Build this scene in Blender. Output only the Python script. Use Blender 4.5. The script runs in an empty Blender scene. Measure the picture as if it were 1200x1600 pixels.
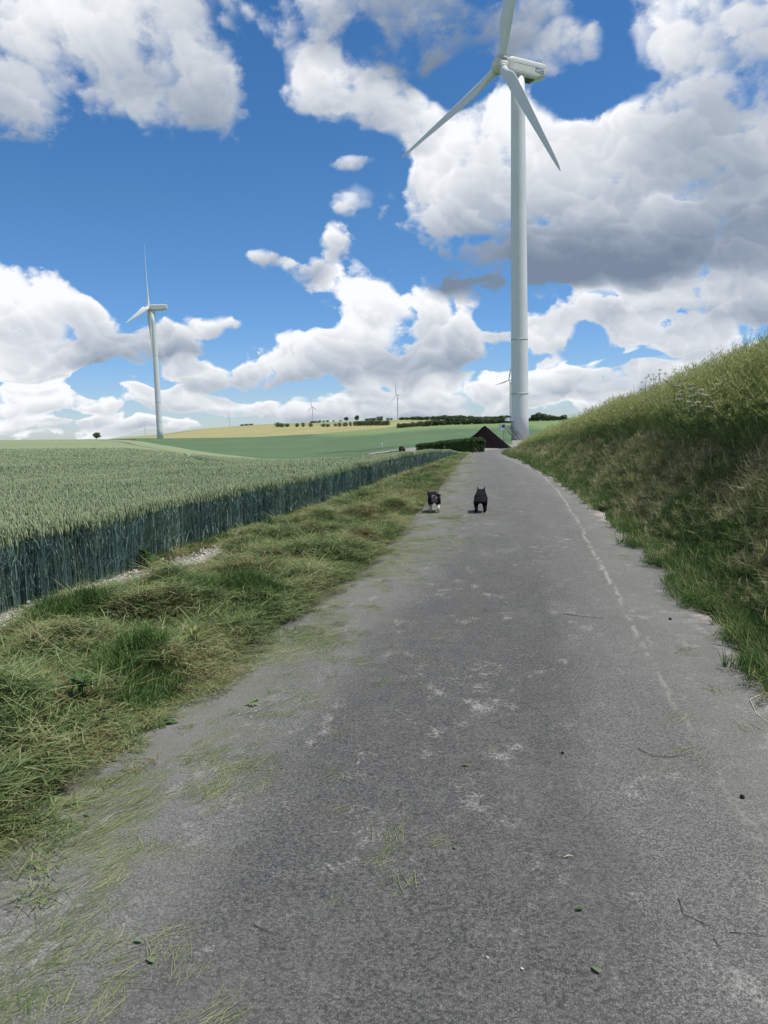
import bpy, bmesh, math, random
import numpy as np
from mathutils import Vector, Matrix

scene = bpy.context.scene
COL = scene.collection
rng = np.random.default_rng(7)
random.seed(7)
R = math.radians

# ------------------------------------------------------------------ camera
F_PX = 1155.0                      # focal length in pixels of the 1200 x 1600 photograph
EYE = 1.6
PITCH, YAW, ROLL = R(-6.2), R(8.4), R(-1.5)
CAM = Matrix.Rotation(YAW, 3, 'Z') @ Matrix.Rotation(math.pi / 2 + PITCH, 3, 'X') @ Matrix.Rotation(ROLL, 3, 'Z')
cam_data = bpy.data.cameras.new('camera')
cam = bpy.data.objects.new('camera', cam_data)
COL.objects.link(cam)
cam.matrix_world = Matrix.Translation((0, 0, EYE)) @ CAM.to_4x4()
cam_data.sensor_fit = 'VERTICAL'
cam_data.sensor_height = 36.0
cam_data.lens = 36.0 * F_PX / 1600.0
cam_data.clip_start = 0.05
cam_data.clip_end = 12000
scene.camera = cam


def ray(px, py):
    return CAM @ Vector(((px - 600) / F_PX, -(py - 800) / F_PX, -1.0))


def at_distance(px, py, dist):
    d = ray(px, py)
    t = dist / math.hypot(d.x, d.y)
    return Vector((0, 0, EYE)) + d * t


def on_ground(px, py, z=0.0):
    d = ray(px, py)
    return Vector((0, 0, EYE)) + d * ((z - EYE) / d.z)


# ------------------------------------------------------------------ light
SUN_AZ, SUN_EL = R(94), R(66)
sun_dir = Vector((math.sin(SUN_AZ) * math.cos(SUN_EL), math.cos(SUN_AZ) * math.cos(SUN_EL), math.sin(SUN_EL)))
sun_data = bpy.data.lights.new('sun', 'SUN')
sun_data.energy = 4.4
sun_data.angle = R(1.5)
sun_data.color = (1.0, 0.95, 0.88)
sun = bpy.data.objects.new('sun', sun_data)
sun.rotation_euler = sun_dir.to_track_quat('Z', 'Y').to_euler()
sun.location = (40, 0, 80)
COL.objects.link(sun)

scene.view_settings.view_transform = 'Standard'
scene.view_settings.look = 'None'
scene.view_settings.exposure = 0.12
scene.view_settings.gamma = 1.0
scene.view_settings.use_curve_mapping = False
scene.render.engine = 'CYCLES'
scene.cycles.use_denoising = True
scene.cycles.max_bounces = 5
scene.cycles.diffuse_bounces = 2
scene.cycles.glossy_bounces = 2
scene.cycles.transmission_bounces = 2
scene.cycles.transparent_max_bounces = 8
scene.cycles.caustics_reflective = False
scene.cycles.caustics_refractive = False
scene.cycles.use_adaptive_sampling = True
scene.cycles.adaptive_threshold = 0.02

# ------------------------------------------------------------------ sky with clouds
world = bpy.data.worlds.new('World')
scene.world = world
world.use_nodes = True
wt = world.node_tree
wt.nodes.clear()


class Sock:
    """Small expression helper over shader math nodes."""

    def __init__(self, tree, s):
        self.t, self.s = tree, s

    def _m(self, op, *others, clamp=False):
        n = self.t.nodes.new('ShaderNodeMath')
        n.operation = op
        n.use_clamp = clamp
        for i, v in enumerate((self,) + others):
            if isinstance(v, Sock):
                self.t.links.new(v.s, n.inputs[i])
            else:
                n.inputs[i].default_value = v
        return Sock(self.t, n.outputs[0])

    def __add__(self, o): return self._m('ADD', o)
    def __sub__(self, o): return self._m('SUBTRACT', o)
    def __mul__(self, o): return self._m('MULTIPLY', o)
    def __truediv__(self, o): return self._m('DIVIDE', o)
    def madd(self, a, b): return self._m('MULTIPLY_ADD', a, b)
    def maxi(self, o): return self._m('MAXIMUM', o)
    def mini(self, o): return self._m('MINIMUM', o)
    def sat(self): return self._m('ADD', 0.0, clamp=True)
    def absv(self): return self._m('ABSOLUTE')
    def power(self, o): return self._m('POWER', o)

    def smooth(self, a, b, lo=0.0, hi=1.0):
        n = self.t.nodes.new('ShaderNodeMapRange')
        n.interpolation_type = 'SMOOTHSTEP'
        self.t.links.new(self.s, n.inputs['Value'])
        n.inputs['From Min'].default_value = a
        n.inputs['From Max'].default_value = b
        n.inputs['To Min'].default_value = lo
        n.inputs['To Max'].default_value = hi
        return Sock(self.t, n.outputs[0])


def noise(tree, vec, scale, detail=4.0, rough=0.5, dist=0.0, dims='3D', lac=2.0):
    n = tree.nodes.new('ShaderNodeTexNoise')
    n.noise_dimensions = dims
    n.inputs['Scale'].default_value = scale
    n.inputs['Detail'].default_value = detail
    n.inputs['Roughness'].default_value = rough
    n.inputs['Distortion'].default_value = dist
    n.inputs['Lacunarity'].default_value = lac
    if vec is not None:
        tree.links.new(vec, n.inputs['Vector'])
    return n


def vmath(tree, op, a, b=None):
    n = tree.nodes.new('ShaderNodeVectorMath')
    n.operation = op
    for i, v in enumerate((a, b)):
        if v is None:
            continue
        if hasattr(v, 'is_output'):
            tree.links.new(v, n.inputs[i])
        elif op == 'SCALE' and i == 1:
            n.inputs['Scale'].default_value = v
        else:
            n.inputs[i].default_value = v
    return n.outputs['Value'] if op in ('DOT_PRODUCT', 'LENGTH') else n.outputs[0]


def mix_col(tree, fac, a, b):
    n = tree.nodes.new('ShaderNodeMix')
    n.data_type = 'RGBA'
    fi, ai, bi = n.inputs[0], n.inputs[6], n.inputs[7]
    for s, v in ((fi, fac), (ai, a), (bi, b)):
        if isinstance(v, Sock):
            v = v.s
        if hasattr(v, 'is_output'):
            tree.links.new(v, s)
        elif s is fi:
            s.default_value = v
        else:
            s.default_value = tuple(v) + (1.0,) if len(v) == 3 else v
    return n.outputs[2]


# cloud masses of the photographed sky: where (photo x, y), half width, half height, amount, lightness
CLOUDS = [
    (60, 30, 230, 120, 1.3, .30), (270, 60, 150, 150, 1.1, .10), (330, 165, 90, 80, .75, .0), (10, 165, 75, 50, .75, -.05),
    (480, 25, 100, 75, 1.0, .2), (490, 128, 75, 42, 1.1, .2), (550, 150, 110, 55, 1.1, .15), (625, 188, 90, 55, 1.1, .0),
    (680, 25, 200, 95, 1.1, -.35), (860, 55, 110, 60, .85, -.2), (910, 80, 60, 40, .8, .1),
    (1120, 60, 170, 130, 1.2, .15), (1130, 180, 150, 90, 1.1, -.30), (1230, 190, 60, 40, .9, .4),
    (720, 250, 150, 110, 1.25, .35), (880, 250, 190, 130, 1.3, .15), (1060, 300, 230, 150, 1.3, -.05),
    (830, 400, 220, 75, 1.2, -.55), (1010, 380, 220, 75, 1.2, -.40), (650, 330, 80, 80, .9, .15), (1180, 320, 120, 120, 1.1, -.3),
    (1010, 490, 260, 55, 1.1, .05), (1180, 440, 120, 70, 1.0, .15), (1020, 540, 120, 38, 1.0, .30), (1150, 560, 120, 45, 1.0, .05),
    (880, 590, 100, 40, 1.0, .1), (860, 535, 40, 30, .8, .25), (960, 590, 110, 35, .9, .0),
    (590, 480, 120, 75, 1.25, .35), (690, 530, 120, 70, 1.15, .05), (560, 560, 190, 60, 1.15, .0), (430, 560, 110, 45, .95, .2),
    (408, 406, 46, 26, 1.0, .0), (485, 427, 48, 30, .95, .0), (522, 385, 40, 32, .85, .1), (545, 262, 44, 20, .8, .0), (560, 322, 46, 34, .95, .1), (350, 508, 46, 24, .95, .15), (370, 440, 26, 14, .6, .0),
    (30, 480, 120, 66, 1.25, .4), (150, 520, 130, 55, 1.15, .05), (265, 535, 75, 50, 1.0, -.15), (60, 545, 150, 35, .9, -.1),
    (50, 572, 95, 46, 1.35, .35), (60, 630, 90, 36, 1.35, .3), (60, 668, 110, 18, .9, .15), (160, 645, 46, 26, 1.2, .25), (200, 668, 80, 20, 1.2, .2), (280, 668, 80, 16, 1.0, .2), (120, 690, 150, 14, .9, .2),
    (320, 590, 150, 42, 1.15, .1), (250, 625, 90, 26, 1.0, .25), (340, 635, 110, 24, 1.05, .2), (470, 640, 140, 32, 1.1, .15), (640, 620, 150, 45, 1.15, .1), (770, 610, 120, 45, 1.05, .2), (560, 650, 260, 18, .7, .2), (900, 640, 200, 30, 1.0, .15), (1050, 610, 140, 40, .9, .1),
    (405, 120, 36, 60, -.7, 0), (575, 80, 60, 22, -.7, 0), (730, 130, 60, 40, -.8, 0), (940, 140, 90, 45, -1.0, 0), (970, 40, 30, 40, -.6, 0), (600, 260, 40, 50, -.6, 0),
    (660, 440, 60, 26, -.6, 0), (780, 500, 40, 20, -.9, 0), (900, 530, 40, 24, -.7, 0), (140, 590, 26, 40, -1.0, 0), (60, 600, 120, 10, -.7, 0), (110, 655, 60, 9, -.8, 0), (330, 560, 40, 14, -.6, 0), (250, 600, 60, 9, -.5, 0), (400, 610, 90, 8, -.5, 0), (760, 570, 60, 10, -.5, 0), (990, 565, 90, 9, -.6, 0), (300, 655, 120, 7, -.5, 0), (700, 590, 70, 8, -.4, 0), (590, 600, 80, 7, -.4, 0),
]


def build_sky():
    t = wt
    L = t.links.new
    tc = t.nodes.new('ShaderNodeTexCoord')
    d = tc.outputs['Generated']
    sep = t.nodes.new('ShaderNodeSeparateXYZ')
    L(d, sep.inputs[0])
    X, Y, Z = (Sock(t, sep.outputs[i]) for i in range(3))
    az = X._m('ARCTAN2', Y)
    el = Z._m('ARCSINE')
    # domain warp so that the masses lose their elliptic outlines
    flat = vmath(t, 'MULTIPLY', d, (1.0, 1.0, 1.35))
    w1 = noise(t, flat, 7.0, 2.0, 0.6)
    wsep = t.nodes.new('ShaderNodeSeparateXYZ')
    L(w1.outputs['Color'], wsep.inputs[0])
    azw = Sock(t, wsep.outputs[0]).madd(0.09, az - 0.045)
    elw = Sock(t, wsep.outputs[1]).madd(0.07, el - 0.035)
    comb = t.nodes.new('ShaderNodeCombineXYZ')
    L(azw.s, comb.inputs[0])
    L(elw.s, comb.inputs[1])
    P = comb.outputs[0]
    M = S = None
    for (cx, cy, rx, ry, amp, li) in CLOUDS:
        v = ray(cx, cy).normalized()
        a0, e0 = math.atan2(v.x, v.y), math.asin(v.z)
        sx, sy = rx / F_PX * CL_SIZE, ry / F_PX * CL_SIZE
        n = t.nodes.new('ShaderNodeVectorMath')
        n.operation = 'MULTIPLY_ADD'
        L(P, n.inputs[0])
        n.inputs[1].default_value = (1 / sx, 1 / sy, 0)
        n.inputs[2].default_value = (-a0 / sx, -e0 / sy, 1.0)
        q = n.outputs[0]
        l2 = Sock(t, vmath(t, 'DOT_PRODUCT', q, q))
        if amp < 0:                                     # a gap of clear sky
            M = M - l2.madd(amp, -2 * amp).maxi(0.0)
            continue
        w = l2.madd(-amp, 2 * amp).maxi(0.0)
        dot = Sock(t, vmath(t, 'DOT_PRODUCT', q, (-.12, .55, li)))
        S = dot.madd(w, S if S is not None else 0.0)
        M = w if M is None else M + w
    # the sky outside the photograph goes on with the same broken cloud
    v = ray(600, 300).normalized()
    a0, e0 = math.atan2(v.x, v.y), math.asin(v.z)
    q = vmath(t, 'MULTIPLY', vmath(t, 'SUBTRACT', P, (a0, e0, 0)), (1 / .72, 1 / .52, 0))
    out = Sock(t, vmath(t, 'DOT_PRODUCT', q, q)).smooth(0.9, 1.5)
    far_n = Sock(t, noise(t, flat, 2.6, 1.0, 0.5).outputs['Fac']).smooth(0.38, 0.62, 0.0, 1.3)
    far_m = far_n * out
    M = M + far_m
    S = far_m.madd(0.1, S)
    # billows and wisps
    A = Sock(t, noise(t, flat, 14.0, 8.0, 0.58).outputs['Fac'])
    wob = t.nodes.new('ShaderNodeVectorMath')
    wob.operation = 'MULTIPLY_ADD'
    L(A.s, wob.inputs[0])
    wob.inputs[1].default_value = (0.10, -0.085, 0)
    L(P, wob.inputs[2])
    PP = wob.outputs[0]

    def puffs(scale, smooth):
        """Rounded billows: distance to the nearest puff and how far a point faces the light on it."""
        n = t.nodes.new('ShaderNodeTexVoronoi')
        n.voronoi_dimensions = '2D'
        n.feature = 'SMOOTH_F1'
        n.inputs['Scale'].default_value = scale
        n.inputs['Smoothness'].default_value = smooth
        n.inputs['Detail'].default_value = 0.0
        L(PP, n.inputs['Vector'])
        o = vmath(t, 'SUBTRACT', PP, n.outputs['Position'])
        return Sock(t, n.outputs['Distance']), Sock(t, vmath(t, 'DOT_PRODUCT', o, (0.2 * scale, 1.0 * scale, 0)))
    V1, s1 = puffs(17.0, 0.6)
    V2, s2 = puffs(44.0, 0.5)
    Mc = M.mini(1.25)
    D = (A - 0.5).madd(2.7, Mc) + V1.madd(-0.55, 0.22) + V2.madd(-0.40, 0.16) - el.smooth(0.0, 0.22, 0.68, 0.50)
    # crisp towards the horizon, wispy higher up
    soft = el.smooth(0.05, 0.5, 0.30, 0.85)
    alpha = (D / soft).smooth(0.0, 1.0)
    macro = S / (M + 0.12)
    relief = (s1 * 0.15 + s2 * 0.10) * el.smooth(0.12, 0.55, 1.0, 0.45) + (A - 0.5) * 0.75
    thick = D.smooth(0.2, 1.2)
    lum = macro.madd(1.10, 0.655) + relief * D.smooth(0.0, 0.5, 0.4, 1.0) - thick * 0.17
    lum = lum + D.smooth(0.05, 0.5, 0.10, 0.0)
    ramp = t.nodes.new('ShaderNodeValToRGB')
    cr = ramp.color_ramp
    cr.elements[0].position, cr.elements[0].color = 0.0, (0.185, 0.235, 0.315, 1)
    cr.elements[1].position, cr.elements[1].color = 1.0, (0.90, 0.915, 0.94, 1)
    for p, c in ((0.25, (.27, .325, .41, 1)), (0.5, (.43, .48, .555, 1)), (0.78, (.68, .71, .75, 1))):
        e = cr.elements.new(p)
        e.color = c
    L(lum.sat().s, ramp.inputs[0])
    sky = t.nodes.new('ShaderNodeTexSky')
    sky.sky_type = 'NISHITA'
    sky.sun_disc = False
    sky.sun_elevation = SUN_EL
    sky.sun_rotation = SUN_AZ
    sky.air_density = 1.0
    sky.dust_density = 0.2
    sky.ozone_density = 2.0
    hue = t.nodes.new('ShaderNodeHueSaturation')
    hue.inputs['Saturation'].default_value = SKY_SAT
    hue.inputs['Value'].default_value = SKY_VAL
    air = mix_col(t, el.smooth(0.0, 0.30), (.74, .865, 1.18), (.80, .925, 1.06))
    tint = vmath(t, 'MULTIPLY', sky.outputs[0], air)
    L(tint, hue.inputs['Color'])
    cl = vmath(t, 'SCALE', ramp.outputs[0], 1.0 / 0.1)
    res = mix_col(t, alpha * 0.985, hue.outputs[0], cl)
    bg = t.nodes.new('ShaderNodeBackground')
    bg.inputs['Strength'].default_value = 0.1
    L(res, bg.inputs['Color'])
    o = t.nodes.new('ShaderNodeOutputWorld')
    L(bg.outputs[0], o.inputs['Surface'])


SKY_SAT, SKY_VAL, CL_SIZE = 1.18, 1.02, 1.0
build_sky()
world.cycles.sampling_method = 'MANUAL'
world.cycles.sample_map_resolution = 512

# ------------------------------------------------------------------ helpers
def link(o, parent=None):
    COL.objects.link(o)
    if parent is not None:
        o.parent = parent
    return o


def tag(o, label=None, cat=None, group=None, kind=None):
    for k, v in (('label', label), ('category', cat), ('group', group), ('kind', kind)):
        if v:
            o[k] = v
    return o


def empty(name, loc=(0, 0, 0), rz=0.0):
    o = bpy.data.objects.new(name, None)
    o.location = loc
    o.rotation_euler = (0, 0, rz)
    o.empty_display_size = 0.2
    return link(o)


class MB:
    """Collects verts and faces, then builds one mesh object."""

    def __init__(self):
        self.v, self.f, self.mi = [], [], []

    def add(self, verts, faces, mi=0):
        k = len(self.v)
        self.v += [tuple(p) for p in verts]
        self.f += [tuple(i + k for i in f) for f in faces]
        self.mi += [mi] * len(faces)

    def box(self, c, s, rot=None, mi=0, taper=1.0):
        x, y, z = (q / 2 for q in s)
        vs = [Vector((a * x * (taper if e > 0 else 1), b * y * (taper if e > 0 else 1), e * z)) for e in (-1, 1) for b in (-1, 1) for a in (-1, 1)]
        if rot is not None:
            vs = [rot @ p for p in vs]
        vs = [p + Vector(c) for p in vs]
        self.add(vs, [(0, 2, 3, 1), (4, 5, 7, 6), (0, 1, 5, 4), (2, 6, 7, 3), (0, 4, 6, 2), (1, 3, 7, 5)], mi)

    def tube(self, pts, rad, n=6, mi=0, cap=True):
        pts = [Vector(p) for p in pts]
        rad = rad if hasattr(rad, '__len__') else [rad] * len(pts)
        k = len(self.v)
        up = None
        for i, p in enumerate(pts):
            d = (pts[min(i + 1, len(pts) - 1)] - pts[max(i - 1, 0)]).normalized()
            if up is None:
                up = d.orthogonal().normalized()
            u = (up - d * up.dot(d)).normalized()
            up = u
            w = d.cross(u)
            for j in range(n):
                a = 2 * math.pi * j / n
                self.v.append(tuple(p + (u * math.cos(a) + w * math.sin(a)) * rad[i]))
        for i in range(len(pts) - 1):
            for j in range(n):
                a, b = k + i * n + j, k + i * n + (j + 1) % n
                self.f.append((a, b, b + n, a + n))
                self.mi.append(mi)
        if cap:
            self.f.append(tuple(k + j for j in range(n))[::-1])
            self.f.append(tuple(k + (len(pts) - 1) * n + j for j in range(n)))
            self.mi += [mi, mi]

    def mesh(self, name, mats, smooth=False):
        m = bpy.data.meshes.new(name)
        m.from_pydata(self.v, [], self.f)
        for q in (mats if isinstance(mats, (list, tuple)) else [mats]):
            m.materials.append(q)
        if any(self.mi):
            m.polygons.foreach_set('material_index', self.mi)
        if smooth:
            m.polygons.foreach_set('use_smooth', [True] * len(self.f))
        m.update()
        return m

    def build(self, name, mats, parent=None, smooth=False):
        o = bpy.data.objects.new(name, self.mesh(name, mats, smooth))
        return link(o, parent)


def np_mesh(name, verts, faces, mats, smooth=True, attrs=None):
    """Quads from numpy arrays, with float attributes per vertex."""
    m = bpy.data.meshes.new(name)
    nv, nf = len(verts), len(faces)
    k = faces.shape[1]
    m.vertices.add(nv)
    m.vertices.foreach_set('co', np.asarray(verts, np.float32).ravel())
    m.loops.add(nf * k)
    m.loops.foreach_set('vertex_index', faces.astype(np.int32).ravel())
    m.polygons.add(nf)
    m.polygons.foreach_set('loop_start', np.arange(0, nf * k, k, dtype=np.int32))
    m.polygons.foreach_set('use_smooth', np.full(nf, smooth))
    for q in mats:
        m.materials.append(q)
    for an, av in (attrs or {}).items():
        at = m.attributes.new(an, 'FLOAT', 'POINT')
        at.data.foreach_set('value', np.asarray(av, np.float32))
    m.update(calc_edges=True)
    m.validate()
    return m


def sstep(a, b, x):
    t = np.clip((x - a) / (b - a), 0, 1)
    return t * t * (3 - 2 * t)


_perm = np.random.default_rng(3).random((256, 256))


def vnoise(x, y, s=1.0):
    """Smooth value noise in 0..1 for placing and shaping things."""
    x, y = np.asarray(x, float) / s, np.asarray(y, float) / s
    xi, yi = np.floor(x).astype(int), np.floor(y).astype(int)
    fx, fy = x - xi, y - yi
    fx, fy = fx * fx * (3 - 2 * fx), fy * fy * (3 - 2 * fy)
    g = lambda i, j: _perm[(xi + i) & 255, (yi + j) & 255]
    return (g(0, 0) * (1 - fx) + g(1, 0) * fx) * (1 - fy) + (g(0, 1) * (1 - fx) + g(1, 1) * fx) * fy


def fbm(x, y, s=1.0, o=3):
    r, a, t = 0, 1.0, 0
    for k in range(o):
        r = r + a * vnoise(x + 17.3 * k, y - 9.1 * k, s / 2 ** k)
        t += a
        a *= 0.5
    return r / t


# ------------------------------------------------------------------ materials
def new_mat(name, rough=0.8, spec=0.3):
    m = bpy.data.materials.new(name)
    m.use_nodes = True
    t = m.node_tree
    b = t.nodes['Principled BSDF']
    b.inputs['Roughness'].default_value = rough
    b.inputs['Specular IOR Level'].default_value = spec
    return m, t, b


def plain(name, col, rough=0.6, spec=0.3, metal=0.0, var=0.0, scale=3.0, bump=0.0):
    m, t, b = new_mat(name, rough, spec)
    b.inputs['Metallic'].default_value = metal
    tc = t.nodes.new('ShaderNodeTexCoord')
    n = noise(t, tc.outputs['Object'], scale, 5.0, 0.6)
    f = Sock(t, n.outputs['Fac']).smooth(0.3, 0.7)
    t.links.new(mix_col(t, f, tuple(c * (1 - var) for c in col), tuple(min(1, c * (1 + var)) for c in col)), b.inputs['Base Color'])
    if bump:
        bp = t.nodes.new('ShaderNodeBump')
        bp.inputs['Strength'].default_value = bump
        bp.inputs['Distance'].default_value = 0.02
        t.links.new(n.outputs['Fac'], bp.inputs['Height'])
        t.links.new(bp.outputs[0], b.inputs['Normal'])
    return m


def leaf_mat(name, cols, patch=1.0, trans=0.25, rough=0.65, rand=1.0, spec=0.25):
    """Foliage: colours chosen by patches over the ground and by a random number per clump."""
    m, t, b = new_mat(name, rough, spec)
    geo = t.nodes.new('ShaderNodeNewGeometry')
    oi = t.nodes.new('ShaderNodeObjectInfo')
    n = noise(t, geo.outputs['Position'], patch, 3.0, 0.6)
    f = Sock(t, n.outputs['Fac']).smooth(0.28, 0.72)
    f = (f * 0.65) + Sock(t, oi.outputs['Random']) * (0.35 * rand)
    isl = Sock(t, geo.outputs['Random Per Island'])
    f = f + isl.madd(0.8, -0.4)
    ramp = t.nodes.new('ShaderNodeValToRGB')
    cr = ramp.color_ramp
    for i, c in enumerate(cols):
        p = i / (len(cols) - 1)
        e = cr.elements[0] if i == 0 else (cr.elements[-1] if i == len(cols) - 1 else cr.elements.new(p))
        e.position = p
        e.color = tuple(c) + (1,)
    t.links.new(f.s, ramp.inputs[0])
    t.links.new(ramp.outputs[0], b.inputs['Base Color'])
    if trans:
        tr = t.nodes.new('ShaderNodeBsdfTranslucent')
        t.links.new(ramp.outputs[0], tr.inputs['Color'])
        mx = t.nodes.new('ShaderNodeMixShader')
        mx.inputs[0].default_value = trans
        t.links.new(b.outputs[0], mx.inputs[1])
        t.links.new(tr.outputs[0], mx.inputs[2])
        t.links.new(mx.outputs[0], t.nodes['Material Output'].inputs['Surface'])
    return m


# ------------------------------------------------------------------ lie of the land
ROAD = np.array([(-12, -1.95, 1.55), (2.5, -1.93, 1.66), (5, -1.80, 1.75), (8.5, -1.45, 1.96), (12, -1.29, 2.05), (19, -1.31, 2.12), (28, -1.42, 1.95),
                 (41, -1.60, 1.65), (50, -1.75, 1.25), (58, -1.85, 1.05), (66, -1.8, 1.2), (75, -1.4, 2.4), (85, -.4, 5.0), (95, 1.6, 8.5), (110, 4.5, 12), (140, 8.5, 14.5), (170, 11, 16), (230, 14, 19)])
WHEAT_EDGE = np.array([(-12, -4.5), (6, -4.42), (9.6, -4.30), (12.7, -3.92), (16.8, -3.70), (25, -3.35), (41, -2.9), (55, -2.65), (70, -2.7)])
BANK_K = np.array([(-15, 1.0), (12, 1.0), (21, .88), (36, .66), (50, .46), (60, .33), (68, .16), (76, 0.0)])
ROAD_Z = np.array([(-20, 0), (25, 0), (40, -.12), (60, -.42), (95, -.85), (170, -1.45), (260, -1.6)])
COLS = [-200, 0, 100, 150, 200, 250, 300, 330, 400, 450, 500, 560, 640, 700, 760, 810, 870]
ROWS = {                     # what the land does along each line of sight: photo height of the ground at a distance
    60: [706, 701, 700, 699.4, 700.4, 705, 709.7, 712.7, 717.5, 718.5, 716.6, 714, 710.5, 709, 708.8, 707, 706],
    100: [700, 694, 693.5, 693, 695.0, 701, 706.5, 710, 716, 718.5, 718, 715, 705, 702, 698.5, 697, 695],
    150: [697, 691, 690, 689.6, 691.3, 698, 703.3, 706, 711, 713, 712, 708, 698, 694, 691, 690, 686],
    250: [694.5, 688.5, 687.6, 687.2, 689.0, 693, 697, 699, 702, 703, 702, 699, 690, 686, 683, 681, 678],
    330: [693, 687.5, 686.6, 686.2, 688, 690, 692, 693, 695, 695, 694, 690, 683, 679, 676, 674, 671],
    500: [694, 688.4, 687, 686.2, 686.2, 685, 684.5, 684, 683, 681, 679, 675, 668, 664, 661.5, 659.5, 657.5],
    800: [696, 690.2, 688.5, 686.8, 684.5, 681, 676, 672.5, 669.5, 667.5, 666, 663.5, 660, 657.5, 656, 656, 655],
    1200: [697, 691, 689.5, 687.4, 683, 679, 671.5, 668.5, 663.3, 661.3, 659.7, 657.6, 655, 653.5, 652.5, 653, 652.5],
    2000: [698, 692, 690.5, 689, 686, 683, 678, 675, 671, 668, 666, 664, 662, 661, 660, 660, 659],
    5000: [697, 691.5, 689.5, 688, 686.5, 685, 684, 683, 681, 680, 678, 676, 674, 672, 671, 670, 668],
}
COL_AZ = np.array([math.atan2(ray(p, 685).x, ray(p, 685).y) for p in COLS])
ROW_D = np.array(sorted(ROWS))
ROW_Z = np.array([[at_distance(p, y, d).z for p, y in zip(COLS, ROWS[d])] for d in ROW_D])
CREST_D = np.interp(COL_AZ, COL_AZ, np.interp(COLS, [-200, 0, 330, 500, 640, 700], [14, 16, 20, 24, 29, 40]))
WHEAT_H = 0.76


def road_lr(y):
    return np.interp(y, ROAD[:, 0], ROAD[:, 1]), np.interp(y, ROAD[:, 0], ROAD[:, 2])


def road_z(y):
    return np.interp(y, ROAD_Z[:, 0], ROAD_Z[:, 1])


def wheat_edge(y):
    return np.interp(y, WHEAT_EDGE[:, 0], WHEAT_EDGE[:, 1])


def far_top(az, D):
    """Height of the land (or of the crop on it) from the sight-line table."""
    a = np.clip(az, COL_AZ[0], COL_AZ[-1])
    ci = np.clip(np.searchsorted(COL_AZ, a) - 1, 0, len(COLS) - 2)
    ft = (a - COL_AZ[ci]) / (COL_AZ[ci + 1] - COL_AZ[ci])
    d = np.clip(D, ROW_D[0], ROW_D[-1])
    ri = np.clip(np.searchsorted(ROW_D, d) - 1, 0, len(ROW_D) - 2)
    fd = (d - ROW_D[ri]) / (ROW_D[ri + 1] - ROW_D[ri])
    z0 = ROW_Z[ri, ci] * (1 - ft) + ROW_Z[ri, ci + 1] * ft
    z1 = ROW_Z[ri + 1, ci] * (1 - ft) + ROW_Z[ri + 1, ci + 1] * ft
    return z0 * (1 - fd) + z1 * fd


def crop_top(az, D):
    """Top of the wheat close by: level, then over a low crest."""
    z60 = far_top(az, np.full_like(D, 60.0))
    dc = np.interp(az, COL_AZ, CREST_D)
    t = np.clip((D - dc) / (60 - dc), 0, 1)
    dip = -0.10 * np.sin(np.clip((D - dc) / 9.0, 0, 1) * math.pi)
    return 0.80 + (z60 - 0.80) * t + dip


def in_wheat(x, y):
    return (x < wheat_edge(y)) & (y < 64)


def bank_h(x, y):
    """Height of the bank beside the road above road level."""
    s = x - (road_lr(y)[1] + 0.08)
    k = np.interp(y, BANK_K[:, 0], BANK_K[:, 1])
    prof = np.interp(s, [0, .15, .6, 1.15, 1.7, 2.4, 4, 30], [0, .06, .62, 1.36, 1.82, 2.1, 2.25, 2.0])
    return prof * k


def land(x, y):
    """Ground height (crop height for the far fields)."""
    x, y = np.asarray(x, float), np.asarray(y, float)
    az, D = np.arctan2(x, y), np.hypot(x, y)
    rz = road_z(y)
    lx, rx = road_lr(y)
    near = crop_top(az, D) - WHEAT_H
    grow = sstep(55, 61, D) * WHEAT_H
    far = np.where(D < 60, near + grow * (x < wheat_edge(y)), far_top(az, np.maximum(D, 60)))
    front = np.cos(az)
    near_road = rz + 0.05 * sstep(0, .5, lx - x) + bank_h(x, y)
    # the road's own strip, melting into the fields on the left and into the far land ahead
    wl = sstep(2.4, 0.9, lx - x) * sstep(135, 85, y)
    right = (x > lx) & (y < 90)
    wl = np.where(right, np.where(x < 40, 1.0, 1.0) * sstep(135, 85, y), wl)
    z = far * (1 - wl) + near_road * wl
    z = np.where(y < -1, np.where(x > lx - 2.4, near_road, 0.04), z)
    return z


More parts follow.
